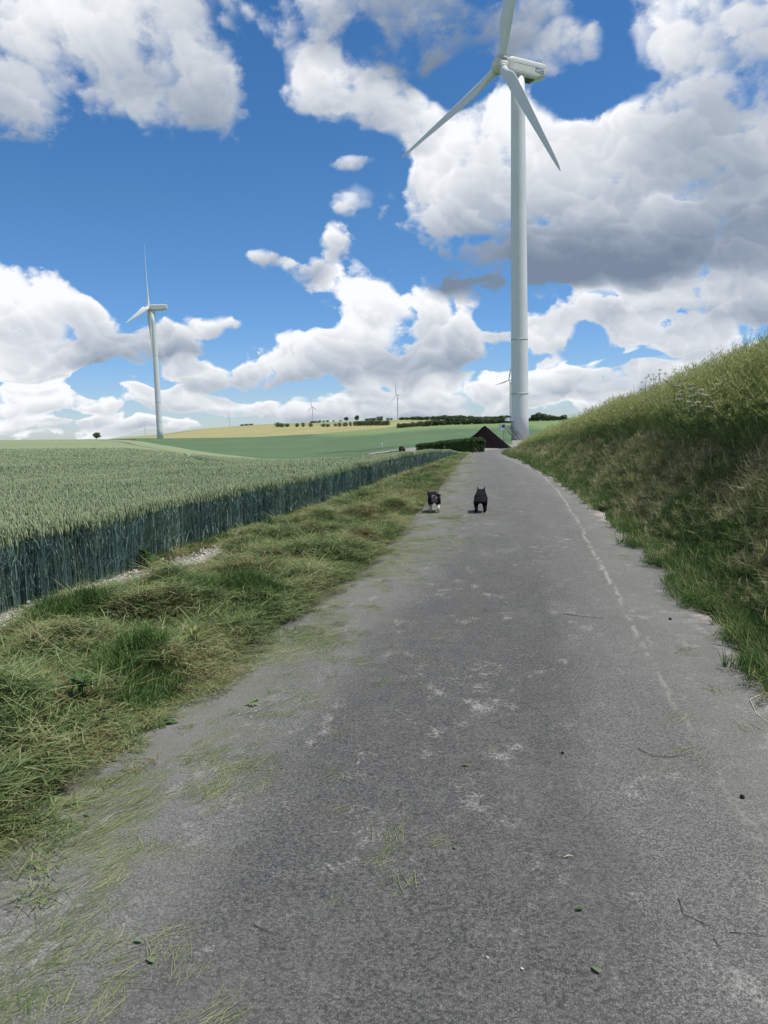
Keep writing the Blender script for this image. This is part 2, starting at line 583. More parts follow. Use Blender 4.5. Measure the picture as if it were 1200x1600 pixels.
# ------------------------------------------------------------------ ground
def ground_material():
    m, t, b = new_mat('ground', 0.95, 0.1)
    L = t.links.new
    geo = t.nodes.new('ShaderNodeNewGeometry')
    pos = geo.outputs['Position']

    def attr(n):
        a = t.nodes.new('ShaderNodeAttribute')
        a.attribute_name = n
        return Sock(t, a.outputs['Fac'])
    n1 = Sock(t, noise(t, pos, 0.9, 5, 0.65).outputs['Fac'])
    n2 = Sock(t, noise(t, pos, 14.0, 5, 0.7).outputs['Fac'])
    nf = Sock(t, noise(t, vmath(t, 'MULTIPLY', pos, (.05, .012, 0.05)), 1.0, 5, 0.6).outputs['Fac'])
    nff = Sock(t, noise(t, vmath(t, 'MULTIPLY', pos, (1.0, 1.0, 1.0)), 1.6, 4, 0.7).outputs['Fac'])
    # near ground: earth, thatch, moss
    near = mix_col(t, n2.smooth(.3, .7), (.045, .036, .022), (.095, .085, .04))
    near = mix_col(t, n1.smooth(.45, .65), near, (.052, .065, .022))
    # pale chalk showing at the edge of the wheat
    ck = (attr('chalk') + (n2 - .5) * 1.0 + (n1 - .5) * 1.0).smooth(.55, .75)
    near = mix_col(t, ck, near, mix_col(t, n2.smooth(.35, .65), (.33, .30, .26), (.62, .60, .55)))
    # fields
    wheat = mix_col(t, nff.smooth(.3, .7), (.18, .24, .12), (.22, .275, .15))
    wheat = mix_col(t, nf.smooth(.35, .65), wheat, (.245, .275, .165))
    tram = (attr('tram').absv()).smooth(.35, 1.0, 1.0, 0.0)
    wheat = mix_col(t, tram * 0.85, wheat, (.05, .075, .045))
    green = mix_col(t, nf.smooth(.3, .7), (.085, .14, .072), (.105, .165, .085))
    gl = (attr('light') + (nf - .5) * .8).smooth(.3, .8)  # sunlit band put into the green field's colour, and the paler field at right
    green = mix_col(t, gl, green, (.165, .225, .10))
    gold = mix_col(t, nf.smooth(.3, .7), (.33, .295, .145), (.265, .265, .125))
    gold = mix_col(t, (attr('stripe') + (nf - .5) * .5).smooth(.4, .6), gold, (.24, .25, .12))
    wob = (nf - .5) * .15
    col = mix_col(t, (attr('m_far') + wob * 0).smooth(-.02, .02), near, wheat)
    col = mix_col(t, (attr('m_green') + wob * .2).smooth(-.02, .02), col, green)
    col = mix_col(t, (attr('m_gold') + wob * .3).smooth(-.02, .02), col, gold)
    col = mix_col(t, (attr('m_yard') + (n1 - .5) * .5).smooth(-.08, .08), col, mix_col(t, n1.smooth(.3, .7), (.20, .185, .165), (.30, .285, .26)))
    col = mix_col(t, (attr('m_slab') + (n1 - .5) * .1).smooth(-.02, .02), col, (.46, .45, .42))
    col = mix_col(t, (attr('m_soil') + (n1 - .5) * .3).smooth(-.05, .05), col, (.075, .06, .055))
    L(col, b.inputs['Base Color'])
    bp = t.nodes.new('ShaderNodeBump')
    bp.inputs['Strength'].default_value = 0.6
    bp.inputs['Distance'].default_value = 0.12
    L((n2 + n1).s, bp.inputs['Height'])
    L(bp.outputs[0], b.inputs['Normal'])
    return m


def px_of(az):
    return np.interp(az, COL_AZ, COLS, left=-400, right=1400)


# far edge of the wheat field, photo column -> distance; the green field lies beyond it
WHEAT_FAR = ([-400, 150, 185, 205, 250, 300, 330, 400, 450, 760, 1400], [900, 900, 520, 330, 200, 145, 120, 100, 72, 64, 60])


def tram_px(px, D):
    """How far, in photo pixels, a spot lies from the pair of tractor lines through the wheat."""
    t1 = np.interp(D, [18, 22, 45, 75, 110, 250, 345], [365, 345, 296, 250, 206, 142, 122])
    t2 = t1 + 900.0 / D
    return np.minimum(np.abs(px - t1), np.abs(px - t2))


def build_ground():
    az_f = np.radians(np.arange(-40, 40.01, 0.16))
    az_b = np.radians(np.concatenate([np.arange(42, 318.1, 3.0)]))
    az = np.concatenate([az_f, az_b, [az_f[0] + 2 * math.pi]])
    Ds = [0.35]
    while Ds[-1] < 6000:
        d = Ds[-1]
        Ds.append(d + max(0.16, d * (0.022 if d < 60 else 0.03)))
    Ds = np.array(Ds)
    A, D = np.meshgrid(az, Ds, indexing='ij')
    x, y = np.sin(A) * D, np.cos(A) * D
    azw = np.arctan2(x, y)
    z = land(x, y)
    lx, rx = road_lr(y)
    z = z - 0.10 * sstep(-.40, -.02, x - lx) * sstep(-.12, .2, rx - x) * (y < 225)            # bed of the road
    rough = (fbm(x, y, .35) - .5) * .07 + (fbm(x + 50, y, 1.6) - .5) * .10
    off = np.minimum(np.abs(x - lx), np.abs(x - rx))
    z = z + rough * ((x < lx) | (x > rx)) * np.clip(off / .5, 0, 1) * (D < 55)
    z = z - sstep(2500, 6000, D) * 8
    na, nd = A.shape
    P = np.stack([x, y, z], -1).reshape(-1, 3)
    i = np.arange(na * nd).reshape(na, nd)
    faces = np.stack([i[:-1, :-1], i[1:, :-1], i[1:, 1:], i[:-1, 1:]], -1).reshape(-1, 4)[:, ::-1]
    px = px_of(azw)
    wf = np.interp(px, *WHEAT_FAR)
    behind = y < 0
    m_far = np.where((D > 52) & ((x < wheat_edge(y)) | (y > 64)), 1.0, -1.0)
    m_far = np.where((x > lx) & (y < 120), -1.0, m_far)
    m_far = np.where((x > 30), 1.0, m_far)
    m_far = np.where(behind, np.where((x < -5) | (x > 5), 1., -1.), m_far)
    m_green = (D - wf) / wf * 2
    m_green = np.where((px > 450) & (y < 66) & (x < 0), -1, m_green)
    m_green = np.where((x > lx - 2) & (y < 72), -1, m_green)
    m_green = np.where(x > 9, np.where(D > 75, 1, -1), m_green)
    # golden hillside above a line at about half a kilometre, running off to the right behind the green
    gd = np.interp(px, [-400, 140, 180, 250, 300, 400, 500, 600, 660, 720, 1400], [3000, 2000, 700, 500, 500, 500, 520, 560, 700, 1100, 1100])
    m_gold = (D - gd) / gd * 2
    light = sstep(300, 520, D) * sstep(380, 600, px) + sstep(800, 900, px) * sstep(90, 400, D)  # painted sunlit top of the green field; second term: light-green field at right
    stripe = np.where(D > np.interp(px, [300, 430, 640, 800], [5000, 930, 820, 700]), 1, 0.) + np.where((D > 900) & (px < 300), .8, 0)
    yard = np.minimum((D - 70) / 10, (112 - D) / 10)
    yard = np.where((px > 600) & (px < 860) & (D > 66), np.where(px < 655, np.minimum((D - 92) / 6, np.minimum((133 - D) / 8, (px - 606) / 8)), yard), -1)
    yard = np.where((px > 800) & (D > 110) & (D < 185) & (np.abs(x - 7) < 14), .5, yard)
    slab = np.minimum(np.minimum((D - 118) / 4, (127 - D) / 4), np.minimum((px - 576) / 8, (608 - px) / 8))
    soil = np.minimum(np.minimum((D - 360) / 40, (470 - D) / 60), np.minimum((px - 172) / 12, (212 - px) / 12))
    soil = np.maximum(soil, np.minimum(np.minimum((D - 104) / 5, (121 - D) / 5), np.minimum((px - 515) / 20, (625 - px) / 10)))
    # tractor lines through the wheat
    tram = np.where((D > 58) & (px < 345) & (D < 345), tram_px(px, D) / 3.6, 9.0)
    e = wheat_edge(y)
    chalk = np.zeros_like(x)
    for (cx, cy, r) in ((185, 915, .42), (300, 879, .40), (20, 972, .5), (352, 858, .3), (410, 838, .25), (505, 797, .3)):
        g = on_ground(cx, cy)
        chalk = np.maximum(chalk, 1 - np.hypot((x - g.x) / r, (y - g.y) / (r * 2.2)) * .55)
    chalk = np.maximum(chalk, (np.exp(-((x - rx - .05) / .12) ** 2)) * .45 * (y < 60))
    f = lambda a: np.clip(a, -1, 9).ravel()
    me = np_mesh('ground', P, faces, [ground_material()], True,
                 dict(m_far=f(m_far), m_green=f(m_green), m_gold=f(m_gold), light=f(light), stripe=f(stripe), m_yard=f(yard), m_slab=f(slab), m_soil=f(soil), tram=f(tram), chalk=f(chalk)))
    o = link(bpy.data.objects.new('ground', me))
    tag(o, kind='structure')
    return o


build_ground()


# ------------------------------------------------------------------ road
def road_material():
    m, t, b = new_mat('road_surface', 0.9, 0.25)
    L = t.links.new
    geo = t.nodes.new('ShaderNodeNewGeometry')
    pos = geo.outputs['Position']
    at = t.nodes.new('ShaderNodeAttribute')
    at.attribute_name = 'across'
    u = Sock(t, at.outputs['Fac'])
    al = t.nodes.new('ShaderNodeAttribute')
    al.attribute_name = 'chalk_line'
    cl = Sock(t, al.outputs['Fac'])
    big = Sock(t, noise(t, vmath(t, 'MULTIPLY', pos, (1.3, .45, 1)), 1.0, 5, 0.62).outputs['Fac'])
    mid = Sock(t, noise(t, pos, 7.0, 5, 0.65).outputs['Fac'])
    fine = Sock(t, noise(t, pos, 60.0, 4, 0.8).outputs['Fac'])
    v = t.nodes.new('ShaderNodeTexVoronoi')
    v.inputs['Scale'].default_value = 140.0
    L(pos, v.inputs['Vector'])
    stone = Sock(t, v.outputs['Distance'])
    vc = t.nodes.new('ShaderNodeSeparateXYZ')
    L(v.outputs['Color'], vc.inputs[0])
    tone = Sock(t, vc.outputs[0])
    pxyz = t.nodes.new('ShaderNodeSeparateXYZ')
    L(pos, pxyz.inputs[0])
    Yp = Sock(t, pxyz.outputs[1])
    # chippings in old tar; the middle of the lane is darker where the tar has come up
    light = mix_col(t, tone.power(1.6), (.085, .088, .080), (.255, .26, .238))
    dark = mix_col(t, tone.power(1.8), (.036, .0375, .0365), (.155, .155, .148))
    tar = (u.smooth(-.62, -.30) * u.smooth(.50, .15) * Yp.smooth(13, 3.5, .45, 1.0) + (big - .5) * 2.0 + (mid - .5) * .8).smooth(.2, .85)
    base = mix_col(t, tar, light, dark)
    base = mix_col(t, stone.smooth(.4, .8) * .8, base, (.045, .045, .044))
    dusty = (u.smooth(-.35, -.85, 0, .45) + u.smooth(.42, .75, 0, .5) + (big - .5) * 1.5 + (mid - .5) * .8 + .05).sat()
    base = mix_col(t, dusty * .55, base, (.265, .265, .24))
    base = mix_col(t, (fine.smooth(.38, .68) * .5), base, (.20, .197, .19))
    warm = Sock(t, noise(t, vmath(t, 'ADD', pos, (9, 4, 0)), 2.2, 4, 0.6).outputs['Fac']).smooth(.45, .7)
    base = mix_col(t, warm * .16, base, (.15, .128, .115))
    shred = (Sock(t, noise(t, vmath(t, 'MULTIPLY', pos, (4.6, 2.2, 4)), 1.0, 3, 0.55).outputs['Fac']) * .5 + mid * .32 + fine * .45).smooth(.70, .80)
    base = mix_col(t, shred * .42, base, (.44, .42, .39))
    # chalk dust trodden into the surface, in shreds
    spots = (Sock(t, noise(t, vmath(t, 'ADD', pos, (3, 7, 1)), 1.15, 3, 0.5).outputs['Fac']) + (mid - .5) * .9 + (fine - .5) * .9).smooth(.69, .86)
    base = mix_col(t, spots * .42, base, (.42, .41, .39))
    rim = (u.smooth(.62, 1.0) * .85 + (big - .5) * 1.5 + (mid - .5) * .9 - .12).smooth(.3, .8)
    base = mix_col(t, rim * .75, base, (.40, .37, .33))
    ln = (cl + (mid - .5) * .32 + (fine - .5) * .7).smooth(.38, 1.0)
    base = mix_col(t, ln * .55, base, (.44, .435, .41))
    # dust of cut grass on the left side
    gr = (u.smooth(.05, -.85, 0, .62) + (Sock(t, noise(t, vmath(t, 'MULTIPLY', pos, (1.0, 2.0, 1)), 1.1, 5, 0.65).outputs['Fac']) - .5) * 2.0 + (mid - .5) * .8).smooth(.42, .8)
    base = mix_col(t, gr * .26, base, (.125, .135, .06))
    L(base, b.inputs['Base Color'])
    bp = t.nodes.new('ShaderNodeBump')
    bp.inputs['Strength'].default_value = 0.9
    bp.inputs['Distance'].default_value = 0.006
    L((stone.madd(-1.0, 1.0) + fine * .8).s, bp.inputs['Height'])
    L(bp.outputs[0], b.inputs['Normal'])
    return m


LINE = [(1.0, -2), (1.0, 3.0), (1.03, 4.45), (1.12, 6.07), (1.23, 8.62), (1.45, 13.23), (1.66, 19.44), (1.7, 28.4), (1.3, 36), (1.0, 44), (.8, 60)]


def road_edges(y):
    lx, rx = road_lr(y)
    jl = (fbm(y * 1.0, y * 0 + 3, .7, 4) - .5) * .34 - .24
    jr = (fbm(y * 1.0, y * 0 + 40, .6, 4) - .5) * .44 + .10
    return lx + jl, rx + jr


def road_surf(x, y):
    """Height of the road surface."""
    x, y = np.asarray(x, float), np.asarray(y, float)
    lx, rx = road_edges(y)
    U = np.clip((x - lx) / (rx - lx) * 2 - 1, -1, 1)
    return road_z(y) + .035 * (1 - U ** 2) - .03 + (fbm(x, y, 1.5) - .5) * .018 - 0.035 * sstep(.88, 1, np.abs(U))


def build_road():
    ys = np.concatenate([np.arange(-10, 20, .08), np.arange(20, 60, .25), np.arange(60, 225, 1.0)])
    us = np.linspace(-1, 1, 61)
    lx, rx = road_edges(ys)
    U, Yg = np.meshgrid(us, ys)
    X = lx[:, None] + (U + 1) / 2 * (rx - lx)[:, None]
    Z = road_surf(X, Yg)
    lnx = np.interp(Yg, [p[1] for p in LINE], [p[0] for p in LINE])
    lnx = lnx + (fbm(Yg, Yg * 0, 1.2) - .5) * .06
    w = np.interp(Yg, [0, 6, 12, 25], [.06, .04, .034, .05])
    cl = np.exp(-((X - lnx) / w) ** 2) * np.interp(Yg, [0, 3, 5, 9], [.55, .6, .72, .95])
    P = np.stack([X, Yg, Z], -1).reshape(-1, 3)
    i = np.arange(U.size).reshape(U.shape)
    faces = np.stack([i[:-1, :-1], i[:-1, 1:], i[1:, 1:], i[1:, :-1]], -1).reshape(-1, 4)
    me = np_mesh('road', P, faces, [road_material()], True, dict(across=U.ravel(), chalk_line=cl.ravel()))
    o = link(bpy.data.objects.new('road', me))
    tag(o, kind='structure')


build_road()


# ------------------------------------------------------------------ plants scattered in thousands
def ribbons(g, n, rad, length, width, lean, curl, segs=3, z0=0.0, zr=0.0, heading=None, hspread=math.pi):
    """n grass blades as curved ribbons: returns verts (n, segs+1, 2, 3)."""
    a = g.random(n) * 2 * math.pi
    r = np.sqrt(g.random(n)) * rad
    base = np.stack([r * np.cos(a), r * np.sin(a), z0 + zr * g.random(n)], -1)
    h = (g.random(n) * 2 - 1) * hspread + (g.random(n) * 0 if heading is None else heading)
    ln = length[0] + (length[1] - length[0]) * g.random(n) ** 1.3
    th = lean[0] + (lean[1] - lean[0]) * g.random(n)          # angle from upright at the base
    cu = curl[0] + (curl[1] - curl[0]) * g.random(n)          # further bend along the blade
    bend = (g.random(n) - .5) * .9
    wd = width[0] + (width[1] - width[0]) * g.random(n)
    t = np.linspace(0, 1, segs + 1)
    ang = th[:, None] + cu[:, None] * t[None]
    hd = h[:, None] + bend[:, None] * t[None]
    step = (ln / segs)[:, None]
    dz, dr = np.cos(ang) * step, np.sin(ang) * step
    dx, dy = dr * np.cos(hd), dr * np.sin(hd)
    c = lambda q: np.concatenate([np.zeros((n, 1)), np.cumsum(q[:, :-1], 1)], 1)
    p = np.stack([c(dx), c(dy), c(dz)], -1) + base[:, None]
    side_a = h + math.pi / 2 + (g.random(n) - .5) * 1.2
    side = np.stack([np.cos(side_a), np.sin(side_a), (g.random(n) - .5) * .8], -1)
    prof = np.array([1.0, .95, .75, .12]) if segs == 3 else np.interp(t, [0, .2, .7, 1], [.8, 1, .8, .1])
    off = side[:, None] * (wd[:, None] * prof[None] / 2)[..., None]
    return np.stack([p - off, p + off], 2)


def ribbon_faces(n, segs, start=0):
    k = (segs + 1) * 2
    f = np.array([[2 * i, 2 * i + 1, 2 * i + 3, 2 * i + 2] for i in range(segs)])
    return (np.arange(n)[:, None, None] * k + f[None]).reshape(-1, 4) + start


class Clump:
    def __init__(self):
        self.v, self.f, self.m, self.n = [], [], [], 0

    def rib(self, r, mi=0):
        n, s = r.shape[0], r.shape[1] - 1
        self.f.append(ribbon_faces(n, s, self.n))
        self.v.append(r.reshape(-1, 3))
        self.m.append(np.full(n * s, mi))
        self.n += n * (s + 1) * 2

    def raw(self, v, f, mi=0):
        self.v.append(np.asarray(v, float))
        self.f.append(np.asarray(f) + self.n)
        self.m.append(np.full(len(f), mi))
        self.n += len(v)

    def mesh(self, name, mats):
        me = np_mesh(name, np.concatenate(self.v), np.concatenate(self.f), mats, True)
        mi = np.concatenate(self.m).astype(np.int32)
        if len(mi) == len(me.polygons):
            me.polygons.foreach_set('material_index', mi)
        return me


def scatter(name, protos, pts, rots, scl, idx, label, cat):
    """One 'stuff' object: every point carries one of the clump meshes."""
    coll = bpy.data.collections.new(name + '_clumps')
    for i, me in enumerate(protos):
        coll.objects.link(bpy.data.objects.new('%s_clump_%02d' % (name, i), me))
    m = bpy.data.meshes.new(name)
    n = len(pts)
    m.vertices.add(n)
    m.vertices.foreach_set('co', np.asarray(pts, np.float32).ravel())
    m.attributes.new('rot', 'FLOAT_VECTOR', 'POINT').data.foreach_set('vector', np.asarray(rots, np.float32).ravel())
    s3 = np.asarray(scl, np.float32)
    if s3.ndim == 1:
        s3 = np.repeat(s3[:, None], 3, 1)
    m.attributes.new('scl', 'FLOAT_VECTOR', 'POINT').data.foreach_set('vector', s3.ravel())
    m.attributes.new('idx', 'INT', 'POINT').data.foreach_set('value', np.asarray(idx, np.int32))
    o = link(bpy.data.objects.new(name, m))
    ng = bpy.data.node_groups.new(name, 'GeometryNodeTree')
    ng.interface.new_socket('Geometry', in_out='INPUT', socket_type='NodeSocketGeometry')
    ng.interface.new_socket('Geometry', in_out='OUTPUT', socket_type='NodeSocketGeometry')
    N, L = ng.nodes.new, ng.links.new
    gi, go = N('NodeGroupInput'), N('NodeGroupOutput')
    ci = N('GeometryNodeCollectionInfo')
    ci.inputs['Collection'].default_value = coll
    ci.inputs['Separate Children'].default_value = True
    ci.inputs['Reset Children'].default_value = True
    ip = N('GeometryNodeInstanceOnPoints')
    ip.inputs['Pick Instance'].default_value = True

    def att(nm, ty):
        q = N('GeometryNodeInputNamedAttribute')
        q.data_type = ty
        q.inputs['Name'].default_value = nm
        return q.outputs['Attribute']
    L(gi.outputs[0], ip.inputs['Points'])
    L(ci.outputs[0], ip.inputs['Instance'])
    L(att('idx', 'INT'), ip.inputs['Instance Index'])
    e2r = N('FunctionNodeEulerToRotation')
    L(att('rot', 'FLOAT_VECTOR'), e2r.inputs[0])
    L(e2r.outputs[0], ip.inputs['Rotation'])
    L(att('scl', 'FLOAT_VECTOR'), ip.inputs['Scale'])
    L(ip.outputs[0], go.inputs[0])
    md = o.modifiers.new('scatter', 'NODES')
    md.node_group = ng
    return tag(o, label, cat, kind='stuff')


def grid_pts(x0, x1, y0, y1, sp, g):
    xs, ys = np.arange(x0, x1, sp), np.arange(y0, y1, sp)
    X, Y = np.meshgrid(xs, ys)
    X = X + (g.random(X.shape) - .5) * sp * 1.3
    Y = Y + (g.random(X.shape) - .5) * sp * 1.3
    return X.ravel(), Y.ravel()


def seen(x, y, lo=-43, hi=33):
    a = np.degrees(np.arctan2(x, y))
    return (y > 0.2) & (a > lo) & (a < hi)


M_STEM = leaf_mat('wheat_stem', [(.095, .175, .175), (.135, .225, .205), (.18, .25, .185)], 1.5, .12, .5)
M_EAR = leaf_mat('wheat_ear', [(.25, .325, .175), (.31, .385, .215), (.37, .42, .25)], .6, .12, .7)
M_HAY = leaf_mat('cut_grass', [(.028, .058, .015), (.07, .13, .033), (.155, .215, .075), (.235, .275, .12), (.28, .295, .155), (.21, .145, .07)], .8, .2, .75)
M_GREEN = leaf_mat('green_grass', [(.035, .08, .02), (.075, .145, .035), (.135, .205, .06)], 1.2, .3, .6)
M_MOWN = leaf_mat('mown_bank_grass', [(.07, .125, .035), (.16, .225, .075), (.26, .285, .125), (.25, .20, .115), (.46, .45, .25)], 1.1, .2, .8)
M_TALL = leaf_mat('tall_grass', [(.095, .165, .045), (.14, .215, .065), (.19, .245, .085)], 1.0, .3, .65)
M_SEED = leaf_mat('grass_seed_heads', [(.20, .26, .08), (.28, .315, .12), (.35, .36, .17)], .7, .3, .8)
M_WEED = leaf_mat('broad_leaves', [(.035, .075, .02), (.055, .11, .03), (.09, .16, .045)], 3.0, .25, .5)
M_CLIP = leaf_mat('grass_clippings', [(.085, .13, .04), (.16, .21, .08), (.24, .275, .125), (.33, .33, .19)], 1.3, .2, .7)


# wheat ------------------------------------------------------------
def ear(c, p, tilt, ln, w, g):
    """One ear of wheat: a four-sided spike with stepped spikelets."""
    rings, a0 = 6, g.random() * 6.28
    vs = []
    d = np.array([math.sin(tilt[0]), math.sin(tilt[1]), 1.0])
    d /= np.linalg.norm(d)
    for i in range(rings):
        t = i / (rings - 1)
        r = w * (.35, 1.0, .82, 1.0, .72, .12)[i] * (1 - .25 * t)
        for j in range(4):
            a = a0 + j * math.pi / 2 + (i % 2) * .45
            vs.append(p + d * ln * t + np.array([math.cos(a) * r, math.sin(a) * r * .75, 0]))
    fs = [[i * 4 + j, i * 4 + (j + 1) % 4, (i + 1) * 4 + (j + 1) % 4, (i + 1) * 4 + j] for i in range(rings - 1) for j in range(4)]
    c.raw(vs, fs, 1)


def wheat_clump(seed, n=24, rad=.14):
    g = np.random.default_rng(seed)
    c = Clump()
    st = ribbons(g, n, rad, (.60, .72), (.0042, .0065), (0, .10), (-.03, .12), 3)
    st[:, -1] = st[:, -1].mean(1, keepdims=True) + (st[:, -1] - st[:, -1].mean(1, keepdims=True)) * 4
    c.rib(st, 0)
    for k in range(n):
        top = st[k, -1].mean(0)
        ear(c, top - [0, 0, .01], ((g.random() - .5) * .5, (g.random() - .5) * .5), .075 + g.random() * .03, .0085 + g.random() * .003, g)
    c.rib(ribbons(g, 5, rad, (.3, .55), (.006, .010), (.25, .7), (.0, 1.2), 3, .05, .15), 0)
    for lo, hi, m in ((.10, .34, n // 2), (.34, .56, n)):
        lv = ribbons(g, m, rad, (.12, .24), (.005, .009), (.12, .45), (.15, 1.1), 3, lo, hi - lo)
        c.rib(lv, 0)
    return c.mesh('wheat_clump', [M_STEM, M_EAR])


def build_wheat():
    g = np.random.default_rng(11)
    X, Y = [], []
    for d0, d1, sp in ((0, 13, .145), (13, 22, .18), (22, 36, .25), (36, 62, .36)):
        x, y = grid_pts(-62, -2, .5, 64, sp, g)
        d = np.hypot(x, y)
        e = wheat_edge(y) + (fbm(y, y * 0 + 5, .8, 4) - .5) * .4
        k = (x < e) & (d >= d0) & (d < d1) & seen(x, y)
        k &= ~((tram_px(px_of(np.arctan2(x, y)), d) < 400.0 / np.maximum(d, 1) + .8) & (d > 31))
        X.append(x[k])
        Y.append(y[k])
    # a thicker first row along the edge
    y = np.repeat(np.arange(3, 62, .09), 2)
    x = wheat_edge(y) + (fbm(y, y * 0 + 5, .8, 4) - .5) * .4 - g.random(len(y)) * .16
    k = seen(x, y)
    X.append(x[k])
    Y.append(y[k])
    x, y = np.concatenate(X), np.concatenate(Y)
    n = len(x)
    az, d = np.arctan2(x, y), np.hypot(x, y)
    z = crop_top(az, d) - WHEAT_H
    z = np.where(x > wheat_edge(y) - .6, np.minimum(z, land(x, y)), z)
    hgt = (WHEAT_H / .76) * (.95 + .12 * (fbm(x, y, 2.5) - .5) + .06 * g.random(n))
    w = np.interp(d, [0, 13, 22, 36, 60], [1, 1.05, 1.25, 1.6, 2.2])
    rot = np.stack([(g.random(n) - .5) * .10, (g.random(n) - .5) * .10, g.random(n) * 6.28], -1)
    scatter('wheat', [wheat_clump(100 + i) for i in range(6)], np.stack([x, y, z], -1), rot, np.stack([w, w, hgt], -1), g.integers(0, 6, n),
            'blue-green unripe wheat with pale ears standing left of the road', 'wheat')
    return n


# cut grass on the left verge ---------------------------------------
def hay_clump(seed):
    g = np.random.default_rng(seed)
    c = Clump()
    hd = g.random() * 6.28
    c.rib(ribbons(g, 44, .13, (.06, .22), (.003, .0062), (1.05, 1.62), (-.2, .5), 3, .0, .06, hd, 1.5))
    c.rib(ribbons(g, 14, .12, (.05, .13), (.003, .0075), (.4, 1.2), (.2, 1.2), 3, .0, .03))
    return c.mesh('hay_clump', [M_HAY])


def tuft_clump(seed, mat, ln=(.07, .20), n=44, rad=.08, wd=(.003, .006)):
    g = np.random.default_rng(seed)
    c = Clump()
    c.rib(ribbons(g, n, rad, ln, wd, (.05, .75), (.2, 1.1), 3))
    return c.mesh('tuft_clump', [mat])


def weed_clump(seed, n=13, size=(.05, .11)):
    g = np.random.default_rng(seed)
    c = Clump()
    r = ribbons(g, n, .06, (size[0] * 1.6, size[1] * 2.0), (size[0] * .7, size[1] * .8), (.3, 1.0), (.4, 1.0), 4, .02, .08)
    prof = np.array([.12, .7, 1.0, .8, .1])
    mid = r.mean(2, keepdims=True)
    r = mid + (r - mid) / np.interp(np.linspace(0, 1, 5), [0, .2, .7, 1], [.8, 1, .8, .1])[None, :, None, None] * prof[None, :, None, None]
    c.rib(r)
    return c.mesh('weed_clump', [M_WEED])


def verge_lump(x, y):
    return np.clip(fbm(x, y, .45) - .38, 0, 1) * .55


def build_verge():
    g = np.random.default_rng(21)
    X, Y = [], []
    for y0, y1, sp in ((.4, 7, .062), (7, 14, .085), (14, 28, .12), (28, 64, .2)):
        x, y = grid_pts(-5.3, -.9, y0, y1, sp, g)
        lx = road_lr(y)[0] + (fbm(y, y * 0 + 11, .5, 4) - .5) * np.interp(y, [0, 8, 12], [.6, .5, .3]) + np.interp(y, [0, 8, 12], [.02, -.08, -.28])
        we = wheat_edge(y)
        lx = lx + g.exponential(.11, len(x)) * np.interp(y, [0, 10, 16], [1, .8, .5]) - .05
        k = (x < lx) & (x > we - .15) & seen(x, y)
        # bare chalk at the edge of the crop
        for (cx, cy, r) in ((185, 915, .42), (300, 879, .42), (20, 972, .42), (352, 858, .3), (505, 797, .3)):
            p = on_ground(cx, cy)
            k &= (np.hypot((x - p.x) / r, (y - p.y) / (r * 2.2)) > .9 + .5 * (vnoise(x, y, .12) - .3)) | (g.random(len(x)) < .05)
        k &= g.random(len(x)) < np.where(x < we + .35, .55, 1.0)
        X.append(x[k])
        Y.append(y[k])
    x, y = np.concatenate(X), np.concatenate(Y)
    n = len(x)
    lx = road_lr(y)[0]
    edge = np.clip((lx - .02 - x) / .5, .08, 1)
    nearw = np.clip((x - wheat_edge(y)) / .9, .15, 1)
    z = land(x, y) + verge_lump(x, y) * edge * nearw + g.random(n) * .035 * edge - .02
    d = np.hypot(x, y)
    s = np.interp(d, [0, 7, 14, 28, 60], [.95, 1.0, 1.2, 1.5, 2.0]) * (.75 + .5 * g.random(n))
    s = s * (.55 + .45 * np.clip(edge * 2.5, 0, 1))
    sz = s * np.interp(d, [0, 14, 60], [.9, .7, .45]) * (.45 + .55 * edge) * (.55 + .45 * nearw)
    green = fbm(x + 31, y, 1.1)
    idx = np.where(green > .66, g.integers(6, 9, n), g.integers(0, 6, n))
    idx = np.where((x < wheat_edge(y) + .18) & (g.random(n) < .6), g.integers(6, 9, n), idx)
    rot = np.stack([(g.random(n) - .5) * .5, (g.random(n) - .5) * .5, g.random(n) * 6.28], -1)
    protos = [hay_clump(200 + i) for i in range(6)] + [tuft_clump(220 + i, M_GREEN) for i in range(3)]
    scatter('cut_grass', protos, np.stack([x, y, z], -1), rot, np.stack([s, s, sz], -1), idx, 'mown grass and hay lying in heaps along the left verge', 'grass')
    return n


# loose clippings on the road ----------------------------------------
def strand_clump(seed, n=22):
    g = np.random.default_rng(seed)
    c = Clump()
    c.rib(ribbons(g, n, .10, (.05, .20), (.0018, .0040), (1.54, 1.575), (-.02, .02), 3, .001, .004, 0.0, .6))
    return c.mesh('strand_clump', [M_CLIP])


